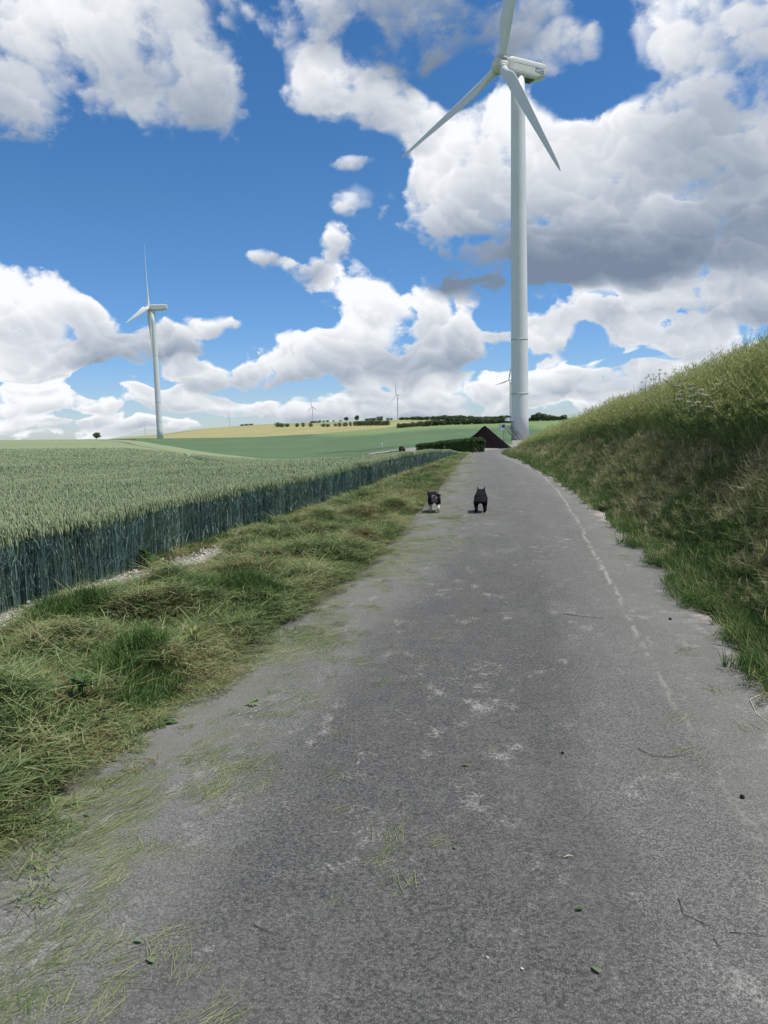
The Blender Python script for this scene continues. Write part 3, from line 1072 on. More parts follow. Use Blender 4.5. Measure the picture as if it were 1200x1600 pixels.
def build_clippings():
    g = np.random.default_rng(31)
    X, Y = [], []
    for y0, y1, sp in ((.6, 6, .06), (6, 14, .10), (14, 40, .18), (40, 66, .3)):
        x, y = grid_pts(-2.7, 2.2, y0, y1, sp, g)
        lx, rx = road_lr(y)
        u = (x - lx) / (rx - lx)
        streak = fbm(x * 1.2 + y * .35, y * .55 - x * .3, .42, 3)
        dens = np.interp(u, [-.16, 0, .12, .3, .5, .85, 1], [2.2, 1.6, .50, .05, .002, .002, .08])
        near = np.interp(y, [0, 2.8, 4, 7, 60], [1.5, 1.4, 1.0, 1.0, 1.2])
        k = (u > -.2) & (u < 1.02) & (g.random(len(x)) < dens * near * np.clip((streak - .38) * 6.0, .01, 1.6)) & seen(x, y)
        X.append(x[k])
        Y.append(y[k])
    x, y = np.concatenate(X), np.concatenate(Y)
    n = len(x)
    d = np.hypot(x, y)
    z = np.where(x < road_edges(y)[0] + .15, np.maximum(road_surf(x, y), land(x, y)), road_surf(x, y)) + .002
    a = on_ground(90, 1450)
    b = on_ground(330, 1290)
    head = math.atan2(b.y - a.y, b.x - a.x)
    hd = np.where(y < 6, head + (g.random(n) - .5) * 1.3, g.random(n) * 6.28)
    rot = np.stack([np.zeros(n), np.zeros(n), hd], -1)
    s = np.interp(d, [0, 6, 14, 60], [.55, .8, 1.3, 2.2]) * (.5 + .7 * g.random(n))
    scatter('grass_clippings', [strand_clump(300 + i) for i in range(6)], np.stack([x, y, z], -1), rot, np.stack([s, s, np.minimum(s, 1.2)], -1), g.integers(0, 6, n),
            'loose pale green grass clippings strewn over the left side of the road', 'grass')
    return n


# bank on the right ---------------------------------------------------
def tall_clump(seed, n=16, seed_heads=True):
    g = np.random.default_rng(seed)
    c = Clump()
    st = ribbons(g, n, .12, (.5, .95), (.0022, .0035), (.0, .22), (.05, .35), 3)
    c.rib(st, 0)
    c.rib(ribbons(g, n * 2, .13, (.25, .55), (.004, .008), (.05, .45), (.3, 1.3), 3), 0)
    if seed_heads:
        for k in range(n):
            tip, low = st[k, -1].mean(0), st[k, -2].mean(0)
            m = 9
            fr = g.random(m) * .55 + .45
            base = low + (tip - low) * fr[:, None]
            a, ln = g.random(m) * 6.28, .025 + g.random(m) * .05
            end = base + np.stack([np.cos(a) * ln * .7, np.sin(a) * ln * .7, ln * (.3 + g.random(m) * .7)], -1)
            sd = np.stack([-np.sin(a), np.cos(a), a * 0], -1) * .0045
            v = np.stack([base - sd * .3, base + sd * .3, end + sd, end - sd], 1).reshape(-1, 3)
            c.raw(v, np.arange(m * 4).reshape(m, 4), 1)
    return c.mesh('tall_clump', [M_TALL, M_SEED])


def build_bank():
    g = np.random.default_rng(41)
    # mown lower slope
    X, Y = [], []
    for y0, y1, sp in ((2.2, 9, .062), (9, 18, .085), (18, 36, .13), (36, 80, .22)):
        x, y = grid_pts(.6, 6.6, y0, y1, sp, g)
        rx = road_lr(y)[1] + (fbm(y, y * 0 + 70, .40, 4) - .5) * .6 - .03 + .04 - np.minimum(g.exponential(.05, len(y)), .16)
        s = x - rx
        k = (s > 0) & (s < np.interp(y, [0, 12, 60, 90], [1.65, 1.65, 1.9, 8])) & seen(x, y, -8, 34)
        X.append(x[k])
        Y.append(y[k])
    x, y = np.concatenate(X), np.concatenate(Y)
    n = len(x)
    d = np.hypot(x, y)
    s0 = x - road_lr(y)[1]
    z = land(x, y) + (fbm(x, y, .4) - .45) * .10 * np.clip(s0 / .3, 0, 1)
    sc = np.interp(d, [0, 8, 18, 36, 70], [.85, .9, 1.15, 1.5, 2.2]) * (.7 + .6 * g.random(n))
    gfoot = ((s0 < .40 + .5 * (vnoise(x, y, .6) - .5)) & (g.random(n) < .75)) | ((fbm(x - 9, y + 3, .9) > .62) & (g.random(n) < .7))
    idx = np.where(gfoot, g.integers(6, 9, n), g.integers(0, 6, n))
    rot = np.stack([(g.random(n) - .5) * .4, -.45 + (g.random(n) - .5) * .5, g.random(n) * 0], -1)
    rot[:, 2] = (g.random(n) - .5) * .0
    spin = g.random(n) * 6.28
    rot = np.stack([np.sin(spin) * .3, -np.cos(spin) * .3, spin], -1)
    def mown(seed):
        q = np.random.default_rng(seed)
        c = Clump()
        c.rib(ribbons(q, 24, .11, (.05, .14), (.003, .006), (.1, .9), (.2, 1.0), 3))
        c.rib(ribbons(q, 22, .12, (.07, .20), (.003, .006), (.9, 1.55), (-.1, .5), 3, .0, .05))
        c.rib(ribbons(q, 3, .12, (.12, .26), (.003, .005), (.2, .8), (.0, .5), 3, .0, .02))
        return c.mesh('mown_clump', [M_MOWN])
    protos = [mown(400 + i) for i in range(6)] + [tuft_clump(420 + i, M_GREEN, (.06, .16)) for i in range(3)]
    scatter('mown_bank_grass', protos, np.stack([x, y, z], -1), rot, sc, idx, 'rough mown grass and brown thatch on the lower bank right of the road', 'grass')
    # tall grass above
    X, Y = [], []
    for y0, y1, sp in ((3, 14, .125), (14, 28, .17), (28, 60, .26), (60, 80, .4)):
        x, y = grid_pts(2.2, 9.5, y0, y1, sp, g)
        s = x - road_lr(y)[1]
        lo = 1.28 + (fbm(y, x * 0 + 90, 1.6) - .5) * .5
        k = (s > lo) & (s < 5.0) & (g.random(len(x)) < np.interp(s, [1.2, 1.8, 3, 5], [.9, 1, .8, .5])) & seen(x, y, -8, 36)
        X.append(x[k])
        Y.append(y[k])
    x, y = np.concatenate(X), np.concatenate(Y)
    m = len(x)
    d = np.hypot(x, y)
    z = land(x, y) - .02
    s = x - road_lr(y)[1]
    h = np.interp(s, [1.2, 1.6, 2.4], [.62, .85, 1.0]) * np.interp(y, [0, 15, 40, 60, 78], [1.02, 1.0, .95, .7, .35]) * (.72 + .45 * fbm(x, y, 1.0) + .2 * g.random(m))
    w = np.interp(d, [0, 14, 28, 60], [1.0, 1.1, 1.4, 1.9])
    rot = np.stack([(g.random(m) - .5) * .25, (g.random(m) - .5) * .25, g.random(m) * 6.28], -1)
    protos = [tall_clump(500 + i) for i in range(6)] + [tall_clump(510 + i, 10, False) for i in range(2)]
    scatter('tall_grass', protos, np.stack([x, y, z], -1), rot, np.stack([w, w, h], -1), np.where(g.random(m) < .2, g.integers(6, 8, m), g.integers(0, 6, m)),
            'tall uncut flowering grass along the top of the right bank', 'grass')
    return n, m


# fine chalk rubble ----------------------------------------------------
def build_rubble():
    g = np.random.default_rng(51)
    mat = plain('chalk', (.52, .50, .46), .95, .1, var=.25, scale=20)
    me = []
    for k in range(4):
        bm = bmesh.new()
        bmesh.ops.create_icosphere(bm, subdivisions=1, radius=1)
        for v in bm.verts:
            v.co *= .7 + .5 * random.random()
            v.co.z *= .6
        q = bpy.data.meshes.new('chalk_stone')
        bm.to_mesh(q)
        bm.free()
        q.materials.append(mat)
        me.append(q)
    P, S = [], []
    for (cx, cy, r, n) in ((185, 915, .42, 260), (300, 879, .40, 220), (20, 972, .5, 200), (352, 858, .3, 120), (410, 838, .25, 60), (505, 797, .3, 60)):
        c = on_ground(cx, cy)
        for _ in range(n):
            x, y = c.x + g.normal() * r * .42, c.y + g.normal() * r * .9
            P.append((x, y, float(land(x, y)) + .01))
            S.append(.006 + .022 * g.random() ** 3)
    for _ in range(420):                                # grit on the right-hand side and in the road
        y = 1.5 + 30 * g.random() ** 1.7
        lx, rx = (float(q) for q in road_lr(y))
        u = 1 - abs(g.normal()) * .12 if g.random() < .65 else g.random()
        P.append((lx + u * (rx - lx), y, float(road_surf(lx + u * (rx - lx), y)) + .002))
        S.append(.002 + .005 * g.random() ** 3)
    n = len(P)
    scatter('chalk_rubble', me, P, np.stack([g.random(n) * 6, g.random(n) * 6, g.random(n) * 6], -1), np.array(S), g.integers(0, 4, n),
            'small white chalk stones lying along the wheat edge and road', 'rubble')


print('wheat', build_wheat(), 'verge', build_verge(), 'clippings', build_clippings(), 'bank', build_bank())
build_rubble()


# ------------------------------------------------------------------ finding a place on the land along a line of sight
def place(px, py, lo=62.0, hi=1500.0):
    best = None
    for d in np.geomspace(lo, hi, 260):
        p = at_distance(px, py, float(d))
        z = float(land(np.array(p.x), np.array(p.y)))
        e = abs(z - p.z) / d
        if best is None or e < best[0]:
            best = (e, Vector((p.x, p.y, z)), float(d))
        if z >= p.z:
            return Vector((p.x, p.y, z)), float(d)
    return best[1], best[2]


# ------------------------------------------------------------------ wind turbines
M_PAINT = plain('turbine_paint', (.62, .64, .655), .38, .4, var=.03, scale=.25)
M_BLADE = plain('blade_paint', (.58, .60, .62), .35, .45, var=.03, scale=.2)
M_SEAM = plain('flange_steel', (.42, .44, .45), .5, .4, var=.08, scale=2)
M_DARK = plain('dark_metal', (.05, .055, .06), .5, .4, var=.2, scale=4)
M_LOGO = plain('logo_blue', (.16, .22, .29), .5, .3, var=.05, scale=4)
M_NAC = plain('nacelle_paint', (.55, .56, .53), .45, .35, var=.05, scale=.8)
M_STEEL = plain('galvanised_steel', (.42, .43, .44), .45, .5, metal=.4, var=.1, scale=5)


def loft(loops, caps=True):
    mb = MB()
    n = len(loops[0])
    for lp in loops:
        mb.v += [tuple(p) for p in lp]
    for i in range(len(loops) - 1):
        for j in range(n):
            a, b = i * n + j, i * n + (j + 1) % n
            mb.f.append((a, b, b + n, a + n))
    if caps:
        mb.f.append(tuple(range(n))[::-1])
        mb.f.append(tuple((len(loops) - 1) * n + j for j in range(n)))
    mb.mi = [0] * len(mb.f)
    return mb


def blade_mesh(Rr, segs):
    """A rotor blade along +Z, leading edge towards +X, upwind side +Y."""
    loops = []
    for i in range(segs + 1):
        t = i / segs
        r = 1.0 + (Rr - 1.0) * t
        k = r / Rr
        chord = float(np.interp(k, [0, .05, .10, .20, .30, .5, .7, .9, .97, 1.0], [1.9, 1.9, 2.2, 3.45, 3.15, 2.25, 1.55, .95, .6, .12]))
        th = float(np.interp(k, [0, .05, .12, .2, .4, 1], [1.0, 1.0, .62, .38, .24, .16]))
        tw = R(float(np.interp(k, [0, .05, .2, .5, 1], [16, 16, 13, 5, 0])) + 4)
        round_ = float(np.interp(k, [.05, .17], [1, 0]))
        bend = 0.0 * k
        lp = []
        for j in range(16):
            a = 2 * math.pi * j / 16
            cx = math.cos(a)
            x = cx * .5
            y = math.sin(a) * .5 * th * (1 if round_ > .99 else (1 - (1 - round_) * .55 * (1 - (cx + 1) / 2) ** 1.2))
            ox = -(1 - round_) * .20                    # the pitch axis lies ahead of the middle of the chord
            X, Y = (x + ox) * chord, y * chord
            lp.append((X * math.cos(tw) - Y * math.sin(tw), X * math.sin(tw) + Y * math.cos(tw) + bend, r))
        loops.append(lp)
    return loft(loops).mesh('blade', M_BLADE, True)


def turbine(label, base, hub, psi, theta, Rr, tilt=R(4), cone=R(5), d0=3.9, d1=2.9, detail=2, group=None, overhang=4.3):
    root = empty('wind_turbine', base)
    tag(root, label, 'wind turbine', group)
    inv = Vector(base)
    n = Vector((math.sin(psi) * math.cos(tilt), math.cos(psi) * math.cos(tilt), math.sin(tilt)))
    r = n.cross(Vector((0, 0, 1))).normalized()
    u = r.cross(n)
    H = Vector(hub) - inv
    back = -Vector((n.x, n.y, 0)).normalized()
    axis_h = H.z
    seg = 64 if detail == 2 else (28 if detail == 1 else 10)
    mb = MB()
    top = axis_h - 1.55
    zs = np.linspace(-1.5, top, 12)
    mb.tube([(0, 0, float(z)) for z in zs], [float(np.interp(z, [0, top * .55, top], [d0 / 2, (d0 * .55 + d1 * .45) / 2, d1 / 2])) for z in zs], seg)
    tower = mb.build('tower', M_PAINT, root, True)
    rad = lambda z: float(np.interp(z, [0, top * .55, top], [d0 / 2, (d0 * .55 + d1 * .45) / 2, d1 / 2]))
    if detail >= 1:
        for zf in (axis_h * .135, axis_h * .285, axis_h * .64)[:(3 if detail == 1 else 2)]:
            f = MB()
            f.tube([(0, 0, zf - .13), (0, 0, zf + .13)], rad(zf) + .05, seg)
            f.build('flange_ring', M_SEAM, tower, True)
    # nacelle, lofted from rounded rectangles
    st = [(1.0, 1.25, 1.25, -1.3), (1.5, 1.5, 1.6, -1.6), (2.2, 1.65, 1.85, -1.75), (8.2, 1.65, 1.85, -1.75), (9.6, 1.62, 1.85, -1.25), (10.9, 1.5, 1.75, -.75), (11.0, 1.3, 1.55, -.55)]
    side = Vector((0, 0, 1)).cross(back)
    loops = []
    for s, w, zt, zb in st:
        lp = []
        zc, hh = (zt + zb) / 2, (zt - zb) / 2
        for j in range(20):
            a = 2 * math.pi * j / 20 + .157
            e = .34
            cx, sy = math.cos(a), math.sin(a)
            lp.append(H + back * (s - .2) + side * (w * math.copysign(abs(cx) ** e, cx)) + Vector((0, 0, zc + hh * math.copysign(abs(sy) ** e, sy))))
        loops.append(lp)
    nac = loft(loops).build('nacelle', M_NAC, root)
    for p in nac.data.polygons:
        p.use_smooth = False
    if detail == 2:
        cs = side if side.dot(Vector((0, -1, 0))) > 0 else -side
        rot = Matrix((back, cs, Vector((0, 0, 1)))).transposed()
        q = MB()
        q.box(H + back * 8.9 + cs * 1.655 + Vector((0, 0, .05)), (2.3, .03, 1.0), rot)
        lg = q.build('logo_panel', M_LOGO, nac)
        q = MB()
        for k in range(5):
            q.box(H + back * (8.05 + .42 * k) + cs * 1.68 + Vector((0, 0, .05 + .18 * (k - 2) * .6)), (.24, .03, .34), rot)
        q.box(H + back * 8.9 + cs * 1.68 + Vector((0, 0, -.33)), (2.0, .03, .08), rot)
        q.build('logo_mark', M_PAINT, lg)
        q = MB()
        q.box(H + back * 5.2 + cs * 1.66 + Vector((0, 0, .55)), (6.0, .03, .05), rot)
        q.build('panel_seam', M_SEAM, nac)
        q = MB()
        q.box(H + back * 6.2 + Vector((0, 0, -1.77)), (3.6, 2.0, .06), rot)
        q.build('hatch', M_DARK, nac)
    if detail >= 1:
        q = MB()
        for off, ht in ((9.2, 1.0), (9.7, 1.0), (10.4, 1.3)):
            q.tube([H + back * off + Vector((0, 0, 1.7)), H + back * off + Vector((0, 0, 1.8 + ht))], .06, 6)
        q.tube([H + back * 9.2 + Vector((0, 0, 2.3)), H + back * 9.7 + Vector((0, 0, 2.3))], .045, 6)
        q.build('wind_vane_mast', M_DARK, nac)
        bm = bmesh.new()
        bmesh.ops.create_uvsphere(bm, u_segments=10, v_segments=6, radius=.32, matrix=Matrix.Translation(H + back * 10.4 + Vector((0, 0, 3.2))))
        me = bpy.data.meshes.new('beacon')
        bm.to_mesh(me)
        bm.free()
        me.materials.append(M_PAINT)
        link(bpy.data.objects.new('beacon', me), nac)
    # hub
    lp = []
    for s, q in ((2.15, .15), (2.0, .6), (1.6, 1.05), (1.0, 1.35), (0, 1.5), (-.9, 1.4), (-1.05, 1.2)):
        lp.append([H + n * s + (u * math.cos(2 * math.pi * j / 20) + r * math.sin(2 * math.pi * j / 20)) * q for j in range(20)])
    hubo = loft(lp).build('hub', M_NAC, root, True)
    bm_ = blade_mesh(Rr, 26 if detail else 9)
    for k in range(3):
        th = theta + k * 2 * math.pi / 3
        rdir = (u * math.cos(th) + r * math.sin(th))
        sp = (rdir * math.cos(cone) + n * math.sin(cone)).normalized()
        le = (u * math.sin(th) - r * math.cos(th)).normalized()
        yw = sp.cross(le).normalized()
        b = bpy.data.objects.new('blade', bm_)
        m3 = Matrix((le, yw, sp)).transposed()
        b.matrix_local = Matrix.Translation(H) @ m3.to_4x4()
        link(b, root)
        if detail >= 1:
            c = MB()
            c.tube([H + sp * 1.15, H + sp * 1.75], 1.08, 24)
            c.build('blade_collar', M_SEAM if detail == 2 else M_NAC, hubo, True)
    return root, tower


near_hub = Vector((2.75, 167.0, 77.5))
near_base = Vector((near_hub.x + .82 * 4.3, near_hub.y + .57 * 4.3, -1.45))
NEAR, NEAR_TOWER = turbine('tall pale grey wind turbine rising beside the road behind the grassy bank', near_base, near_hub, R(235), R(-20), 39.5, R(4.5), R(4.5))


def entrance(root, tower):
    """Landing, steps, door and cabinet at the foot of the near tower."""
    d = Vector((-.93, -.37, 0)).normalized()
    s = Vector((-d.y, d.x, 0))                       # towards the camera's right
    if s.y > 0:
        s = -s
    rot = Matrix((d, s, Vector((0, 0, 1)))).transposed()
    up = lambda z: Vector((0, 0, z))
    q = MB()
    q.box(d * 1.86 + up(3.75), (.22, 1.0, 2.1), rot)
    door = q.build('door', M_SEAM, tower)
    q = MB()
    q.box(d * 2.5 + up(5.05), (1.6, 1.6, .75), rot, taper=.9)
    q.build('door_canopy', M_PAINT, tower)
    q = MB()
    q.box(d * 2.9 + up(2.6), (2.1, 1.5, .12), rot)
    for a in (-.6, .6):
        q.tube([d * 3.7 + s * a + up(0), d * 3.7 + s * a + up(2.6)], .06, 6)
    land_ = q.build('landing', M_STEEL, tower)
    q = MB()
    for a in (-.7, .7):
        for b in (2.2, 3.0, 3.85):
            q.tube([d * b + s * a + up(2.6), d * b + s * a + up(3.7)], .04, 5)
        for z in (3.2, 3.7):
            q.tube([d * 2.1 + s * a + up(z), d * 3.9 + s * a + up(z)], .04, 5)
    q.build('railing', M_STEEL, land_)
    q = MB()
    q.box(d * 4.2 + up(3.45), (1.1, 1.3, 1.5), rot)
    q.build('cabinet', M_PAINT, land_)
    q = MB()
    q.box(d * 4.2 + up(3.6) + s * .67, (.8, .05, .7), rot)
    q.build('cabinet_vent', M_DARK, land_)
    # flight of steps coming down towards the viewer's right
    e = (s * .92 - d * .4).normalized()
    w = Vector((-e.y, e.x, 0))
    r2 = Matrix((e, w, Vector((0, 0, 1)))).transposed()
    start = d * 2.9 + s * .8
    for i in range(11):
        t = i / 10
        q = MB()
        q.box(start + e * (.2 + 2.9 * t) + up(2.45 - 2.3 * t), (.28, .9, .05), r2)
        q.build('step', M_STEEL, land_)
    for a in (-.48, .48):
        q = MB()
        q.tube([start + w * a + up(2.5), start + w * a + e * 3.2 + up(.1)], .09, 6)
        q.tube([start + w * a + up(3.6), start + w * a + e * 3.2 + up(1.2)], .05, 6)
        for t in (0, .5, 1):
            q.tube([start + w * a + e * 3.2 * t + up(2.5 - 2.4 * t), start + w * a + e * 3.2 * t + up(3.6 - 2.4 * t)], .04, 5)
        q.build('handrail', M_DARK, land_)
    q = MB()
    q.tube([(0, 0, -.3), (0, 0, .12)], 2.6, 40)
    q.build('foundation', plain('concrete', (.33, .32, .30), .9, .2, var=.15, scale=2), tower)


entrance(NEAR, NEAR_TOWER)

h = at_distance(232, 481, 470)
n_ = Vector((math.sin(R(257)), math.cos(R(257)), 0))
turbine('white wind turbine standing alone on the left horizon beyond the wheat', (h.x - n_.x * 2.4, h.y - n_.y * 2.4, 0.6), h, R(257), R(8), 38.5, R(4), R(6), 3.7, 2.6, detail=1)
FAR_T = [
    (619, 617, 2100, 240, 4, 'distant grey wind turbine behind the tree row in the middle of the hilltop'),
    (487, 636, 3000, 215, 8, 'faint distant wind turbine above the golden hill, left of the two lone trees'),
    (357, 650, 3600, 240, 2, 'faint distant wind turbine behind the left slope of the golden hill'),
    (225, 660, 3900, 245, 5, 'tiny faint wind turbine just left of the white turbine tower'),
    (795, 594, 1500, 228, -18, 'distant wind turbine half hidden behind the left side of the tall tower'),
]
for px, py, D, ps, th, lab in FAR_T:
    h = at_distance(px, py, D)
    nn = Vector((math.sin(R(ps)), math.cos(R(ps)), 0))
    sc = 1.0 if D > 1600 else 1.0
    turbine(lab, (h.x - nn.x * 4, h.y - nn.y * 4, h.z - 80), h, R(ps), R(th), 40, R(4), R(4), 4.4, 3.2, detail=0)


# ------------------------------------------------------------------ heap of dark planings
def heap(name, label, c, rad, hgt, mat, seed, sharp=1.0, n=48, m=16):
    g = np.random.default_rng(seed)
    vs, fs = [], []
    for i in range(m + 1):
        t = i / m
        for j in range(n):
            a = 2 * math.pi * j / n
            rr = rad * t * (1 + .09 * math.sin(2 * a + seed) + .05 * math.sin(5 * a + 2 * seed))
            z = hgt * (1 - t) ** sharp
            k = min(1, t * 6)
            z += (float(vnoise(rr * math.cos(a) + 40, rr * math.sin(a) + 40, .45)) - .5) * .11 * hgt / 2.5 * k
            z += (g.random() - .5) * .035 * hgt / 2.5 * k
            vs.append((rr * math.cos(a), rr * math.sin(a), z - .1 * t))
    for i in range(m):
        for j in range(n):
            a, b = i * n + j, i * n + (j + 1) % n
            fs.append((a, a + n, b + n, b))
    mb = MB()
    mb.add(vs, fs)
    o = mb.build(name, mat, None, True)
    o.location = c
    return o


M_PILE = plain('dark_road_planings', (.0085, .0075, .0085), 1.0, .0, var=.5, scale=9, bump=.8)
pc = at_distance(758, 698, 95)
o = heap('gravel_heap', 'steep dark heap of road planings at the end of the road', (pc.x, pc.y, float(land(np.array(pc.x), np.array(pc.y))) - .05), 3.35, 2.85, M_PILE, 3, 1.0)
tag(o, o.get('label') or 'steep dark pointed heap of planings at the end of the road', 'heap')
M_SAND = plain('pale_gravel', (.42, .40, .36), .95, .1, var=.25, scale=4, bump=.5)
for (px, py, D, rr, hh, lab) in ((676, 698, 84, .9, 1.15, 'low pale gravel heap behind the left end of the hedge'), (690, 698, 88, 1.1, .95, 'small pale gravel heap behind the middle of the hedge')):
    c = at_distance(px, py, D)
    o = heap('pale_heap', lab, (c.x, c.y, float(land(np.array(c.x), np.array(c.y))) - .03), rr, hh, M_SAND, int(px), 1.3, 24, 8)
    tag(o, lab, 'heap')


# ------------------------------------------------------------------ trees and shrubs
M_CROWN = leaf_mat('tree_leaves', [(.06, .098, .05), (.09, .13, .06), (.13, .17, .075)], .15, .12, .7)
M_CROWN2 = leaf_mat('shrub_leaves', [(.065, .095, .04), (.095, .125, .052), (.13, .155, .065)], .15, .12, .7)
M_BARK = plain('bark', (.07, .055, .042), .9, .2, var=.3, scale=6)
M_HEDGE = leaf_mat('hedge_leaves', [(.04, .085, .025), (.07, .125, .038), (.115, .17, .058)], 1.6, .15, .55)


def leaf_cloud(g, lobes, n, size):
    """Leaf-sized quads spread through several lobes."""
    w = np.array([l[3] * l[4] * l[5] for l in lobes]) ** .67
    pick = g.choice(len(lobes), n, p=w / w.sum())
    L = np.array(lobes)[pick]
    d = g.normal(size=(n, 3))
    d /= np.linalg.norm(d, axis=1)[:, None]
    r = (.55 + .5 * g.random(n) ** .6)[:, None]
    c = L[:, :3] + d * L[:, 3:6] * r
    a = g.normal(size=(n, 3))
    a /= np.linalg.norm(a, axis=1)[:, None]
    b = np.cross(a, g.normal(size=(n, 3)))
    b /= np.linalg.norm(b, axis=1)[:, None]
    s = (size * (.6 + .8 * g.random(n)))[:, None]
    v = np.stack([c - a * s, c + b * s * .7, c + a * s, c - b * s * .7], 1).reshape(-1, 3)
    return v, np.arange(n * 4).reshape(n, 4)


def tree_meshes(seed, shrub):
    g = np.random.default_rng(seed)
    lobes = []
    if shrub:
        for _ in range(5):
            lobes.append(((g.random() - .5) * .7, (g.random() - .5) * .5, .42 + .12 * g.random(), .34 + .1 * g.random(), .34, .40 + .1 * g.random()))
    else:
        for _ in range(7):
            a = g.random() * 6.28
            q = g.random() * .22
            lobes.append((math.cos(a) * q, math.sin(a) * q, .36 + .42 * g.random(), .22 + .09 * g.random(), .22 + .07 * g.random(), .2 + .08 * g.random()))
        lobes.append((0, 0, .5, .33, .33, .36))
    v, f = leaf_cloud(g, lobes, 900, .05)
    crown = np_mesh('crown', v, f, [M_CROWN2 if shrub else M_CROWN], False)
    mb = MB()
    if shrub:
        for k in range(3):
            a = k * 2.1 + g.random()
            mb.tube([(0, 0, -.15), (.06 * math.cos(a), .06 * math.sin(a), .25), (.2 * math.cos(a), .2 * math.sin(a), .55)], [.03, .022, .008], 5)
    else:
        mb.tube([(0, 0, -.12), (.01, 0, .2), (.0, .02, .45), (.02, 0, .75)], [.035, .026, .018, .005], 6)
        for k in range(4):
            a = k * 1.6 + g.random()
            mb.tube([(0, 0, .25 + .06 * k), (.1 * math.cos(a), .1 * math.sin(a), .42 + .06 * k), (.2 * math.cos(a), .2 * math.sin(a), .52 + .07 * k)], [.014, .010, .004], 5)
    return crown, mb.mesh('trunk', M_BARK)


TREE_P = [tree_meshes(600 + i, False) for i in range(5)]
SHRUB_P = [tree_meshes(620 + i, True) for i in range(4)]


def plant_tree(px, py, hpx, wpx, label, group=None, shrub=False, lo=62.0, hi=1300.0, k=None, D=None, sink=.02):
    if D is None:
        p, D = place(px, py, lo, hi)
    else:
        q = at_distance(px, py, D)
        p = Vector((q.x, q.y, q.z))
    hgt, wid = hpx * D / F_PX, wpx * D / F_PX
    protos = SHRUB_P if shrub else TREE_P
    k = random.randrange(len(protos)) if k is None else k
    crown, trunk = protos[k]
    r = empty('shrub' if shrub else 'tree', (p.x, p.y, p.z - sink * hgt), random.random() * 6.28)
    w = wid / (1.0 if shrub else .72)
    r.scale = (w, w, hgt / (.98 if shrub else 1.0))
    tag(r, label, 'shrub' if shrub else 'tree', group)
    for nm, me in (('crown', crown), ('trunk', trunk)):
        link(bpy.data.objects.new(nm, me), r)
    return r


def ordinal(k):
    n = k + 1
    return '%d%s' % (n, 'th' if 10 < n % 100 < 14 else {1: 'st', 2: 'nd', 3: 'rd'}.get(n % 10, 'th'))


plant_tree(151.5, 686.0, 11.5, 10.5, 'small round lone tree on the horizon at far left', k=1, D=420)
plant_tree(541, 657.5, 7.5, 7, 'left one of two lone round trees on the hill skyline', lo=900)
plant_tree(558, 657.2, 9, 7.5, 'right and taller one of two lone round trees on the hill skyline', lo=900)
G1 = 'shrubs dotted along the field edge on the golden hill'
for k, (px, py, hh, ww) in enumerate(((435, 667.5, 8, 8), (441, 667.5, 6.5, 8), (449, 667.3, 6, 8), (464.5, 667.2, 6, 7), (473.5, 667, 7, 6), (485, 667, 6.5, 6), (506, 667, 5.5, 7), (512, 667, 5, 6), (523.6, 666.8, 5.5, 5), (530, 666.8, 6.5, 6), (539, 666.3, 6.5, 8), (548, 666, 7, 5))):
    plant_tree(px, py, hh, ww, ordinal(k) + ' shrub from the left in the broken row across the golden hill', G1, True, lo=500)
G2 = 'continuous row of bushes on the hill'
for k in range(14):
    px = 556 + k * 3.9
    plant_tree(px, 665.6 - k * .08, 7 + random.random() * 2.5, 7, ordinal(k) + ' bush from the left in the unbroken hedgerow across the middle of the hill', G2, True, lo=500)
G3 = 'bushes on the hill skyline'
for k, (px, hh, ww) in enumerate(((500, 3.5, 5), (506, 3, 4), (512, 3.5, 4), (521, 2.5, 3), (532, 2.5, 3), (573, 4, 7), (579, 4.5, 7), (585, 4.5, 7), (591, 6.5, 7), (596, 7, 5), (607, 4, 6), (612, 3.2, 4))):
    plant_tree(px, float(np.interp(px, [500, 560, 640], [659.8, 657.7, 655.3])) + .2, hh, ww, ordinal(k) + ' small bush from the left on the skyline of the hill', G3, True, lo=950)
for k, (px, hh, ww) in enumerate(((378, 2.6, 7), (385, 2.8, 7), (392, 2.6, 7), (488, 3.4, 6), (492, 3.2, 6), (496, 3, 5))):
    plant_tree(px, float(np.interp(px, [330, 400, 450, 500], [668.6, 663.5, 661.5, 660.2])) + .4, hh, ww, ordinal(k) + ' low bush from the left in the flat clipped strips on the skyline', 'low hedge strips on the skyline', True, lo=900)
G4 = 'trees of the wood on the right of the hill'
g4 = np.random.default_rng(77)
for k in range(30):
    t = k / 29
    px = 662 + 140 * t + g4.normal() * 1.5
    py = float(np.interp(px, [660, 700, 750, 800], [666.0, 663.5, 662.2, 660.5])) + g4.random() * .6
    hh = float(np.interp(px, [660, 690, 712, 735, 770, 800], [7, 10, 14.5, 11, 8.5, 9])) * (.85 + .3 * g4.random())
    plant_tree(px, py, hh * 1.12, 12 + 3 * g4.random(), ordinal(k) + ' tree from the left along the front of the dark wood on the hill', G4, lo=450, sink=.14)
for k in range(22):
    px = 628 + 172 * k / 21 + g4.normal()
    py = float(np.interp(px, [620, 660, 720, 800], [656.2, 656.5, 656.0, 655.5]))
    hh = float(np.interp(px, [628, 660, 712, 760, 800], [6, 6, 8, 6, 6.5])) * (.85 + .3 * g4.random())
    plant_tree(px, py, hh * 1.1, 12, ordinal(k) + ' tree from the left in the skyline strip of wood above the hill fields', 'skyline wood', lo=650, sink=.14)
for k in range(11):
    px = 622 + k * 3.9
    plant_tree(px, 669.2 - k * .35, 6 + 2.5 * g4.random(), 7, ordinal(k) + ' bush from the left in the lower hedgerow below the wood', 'lower hedgerow by the wood', True, lo=400)
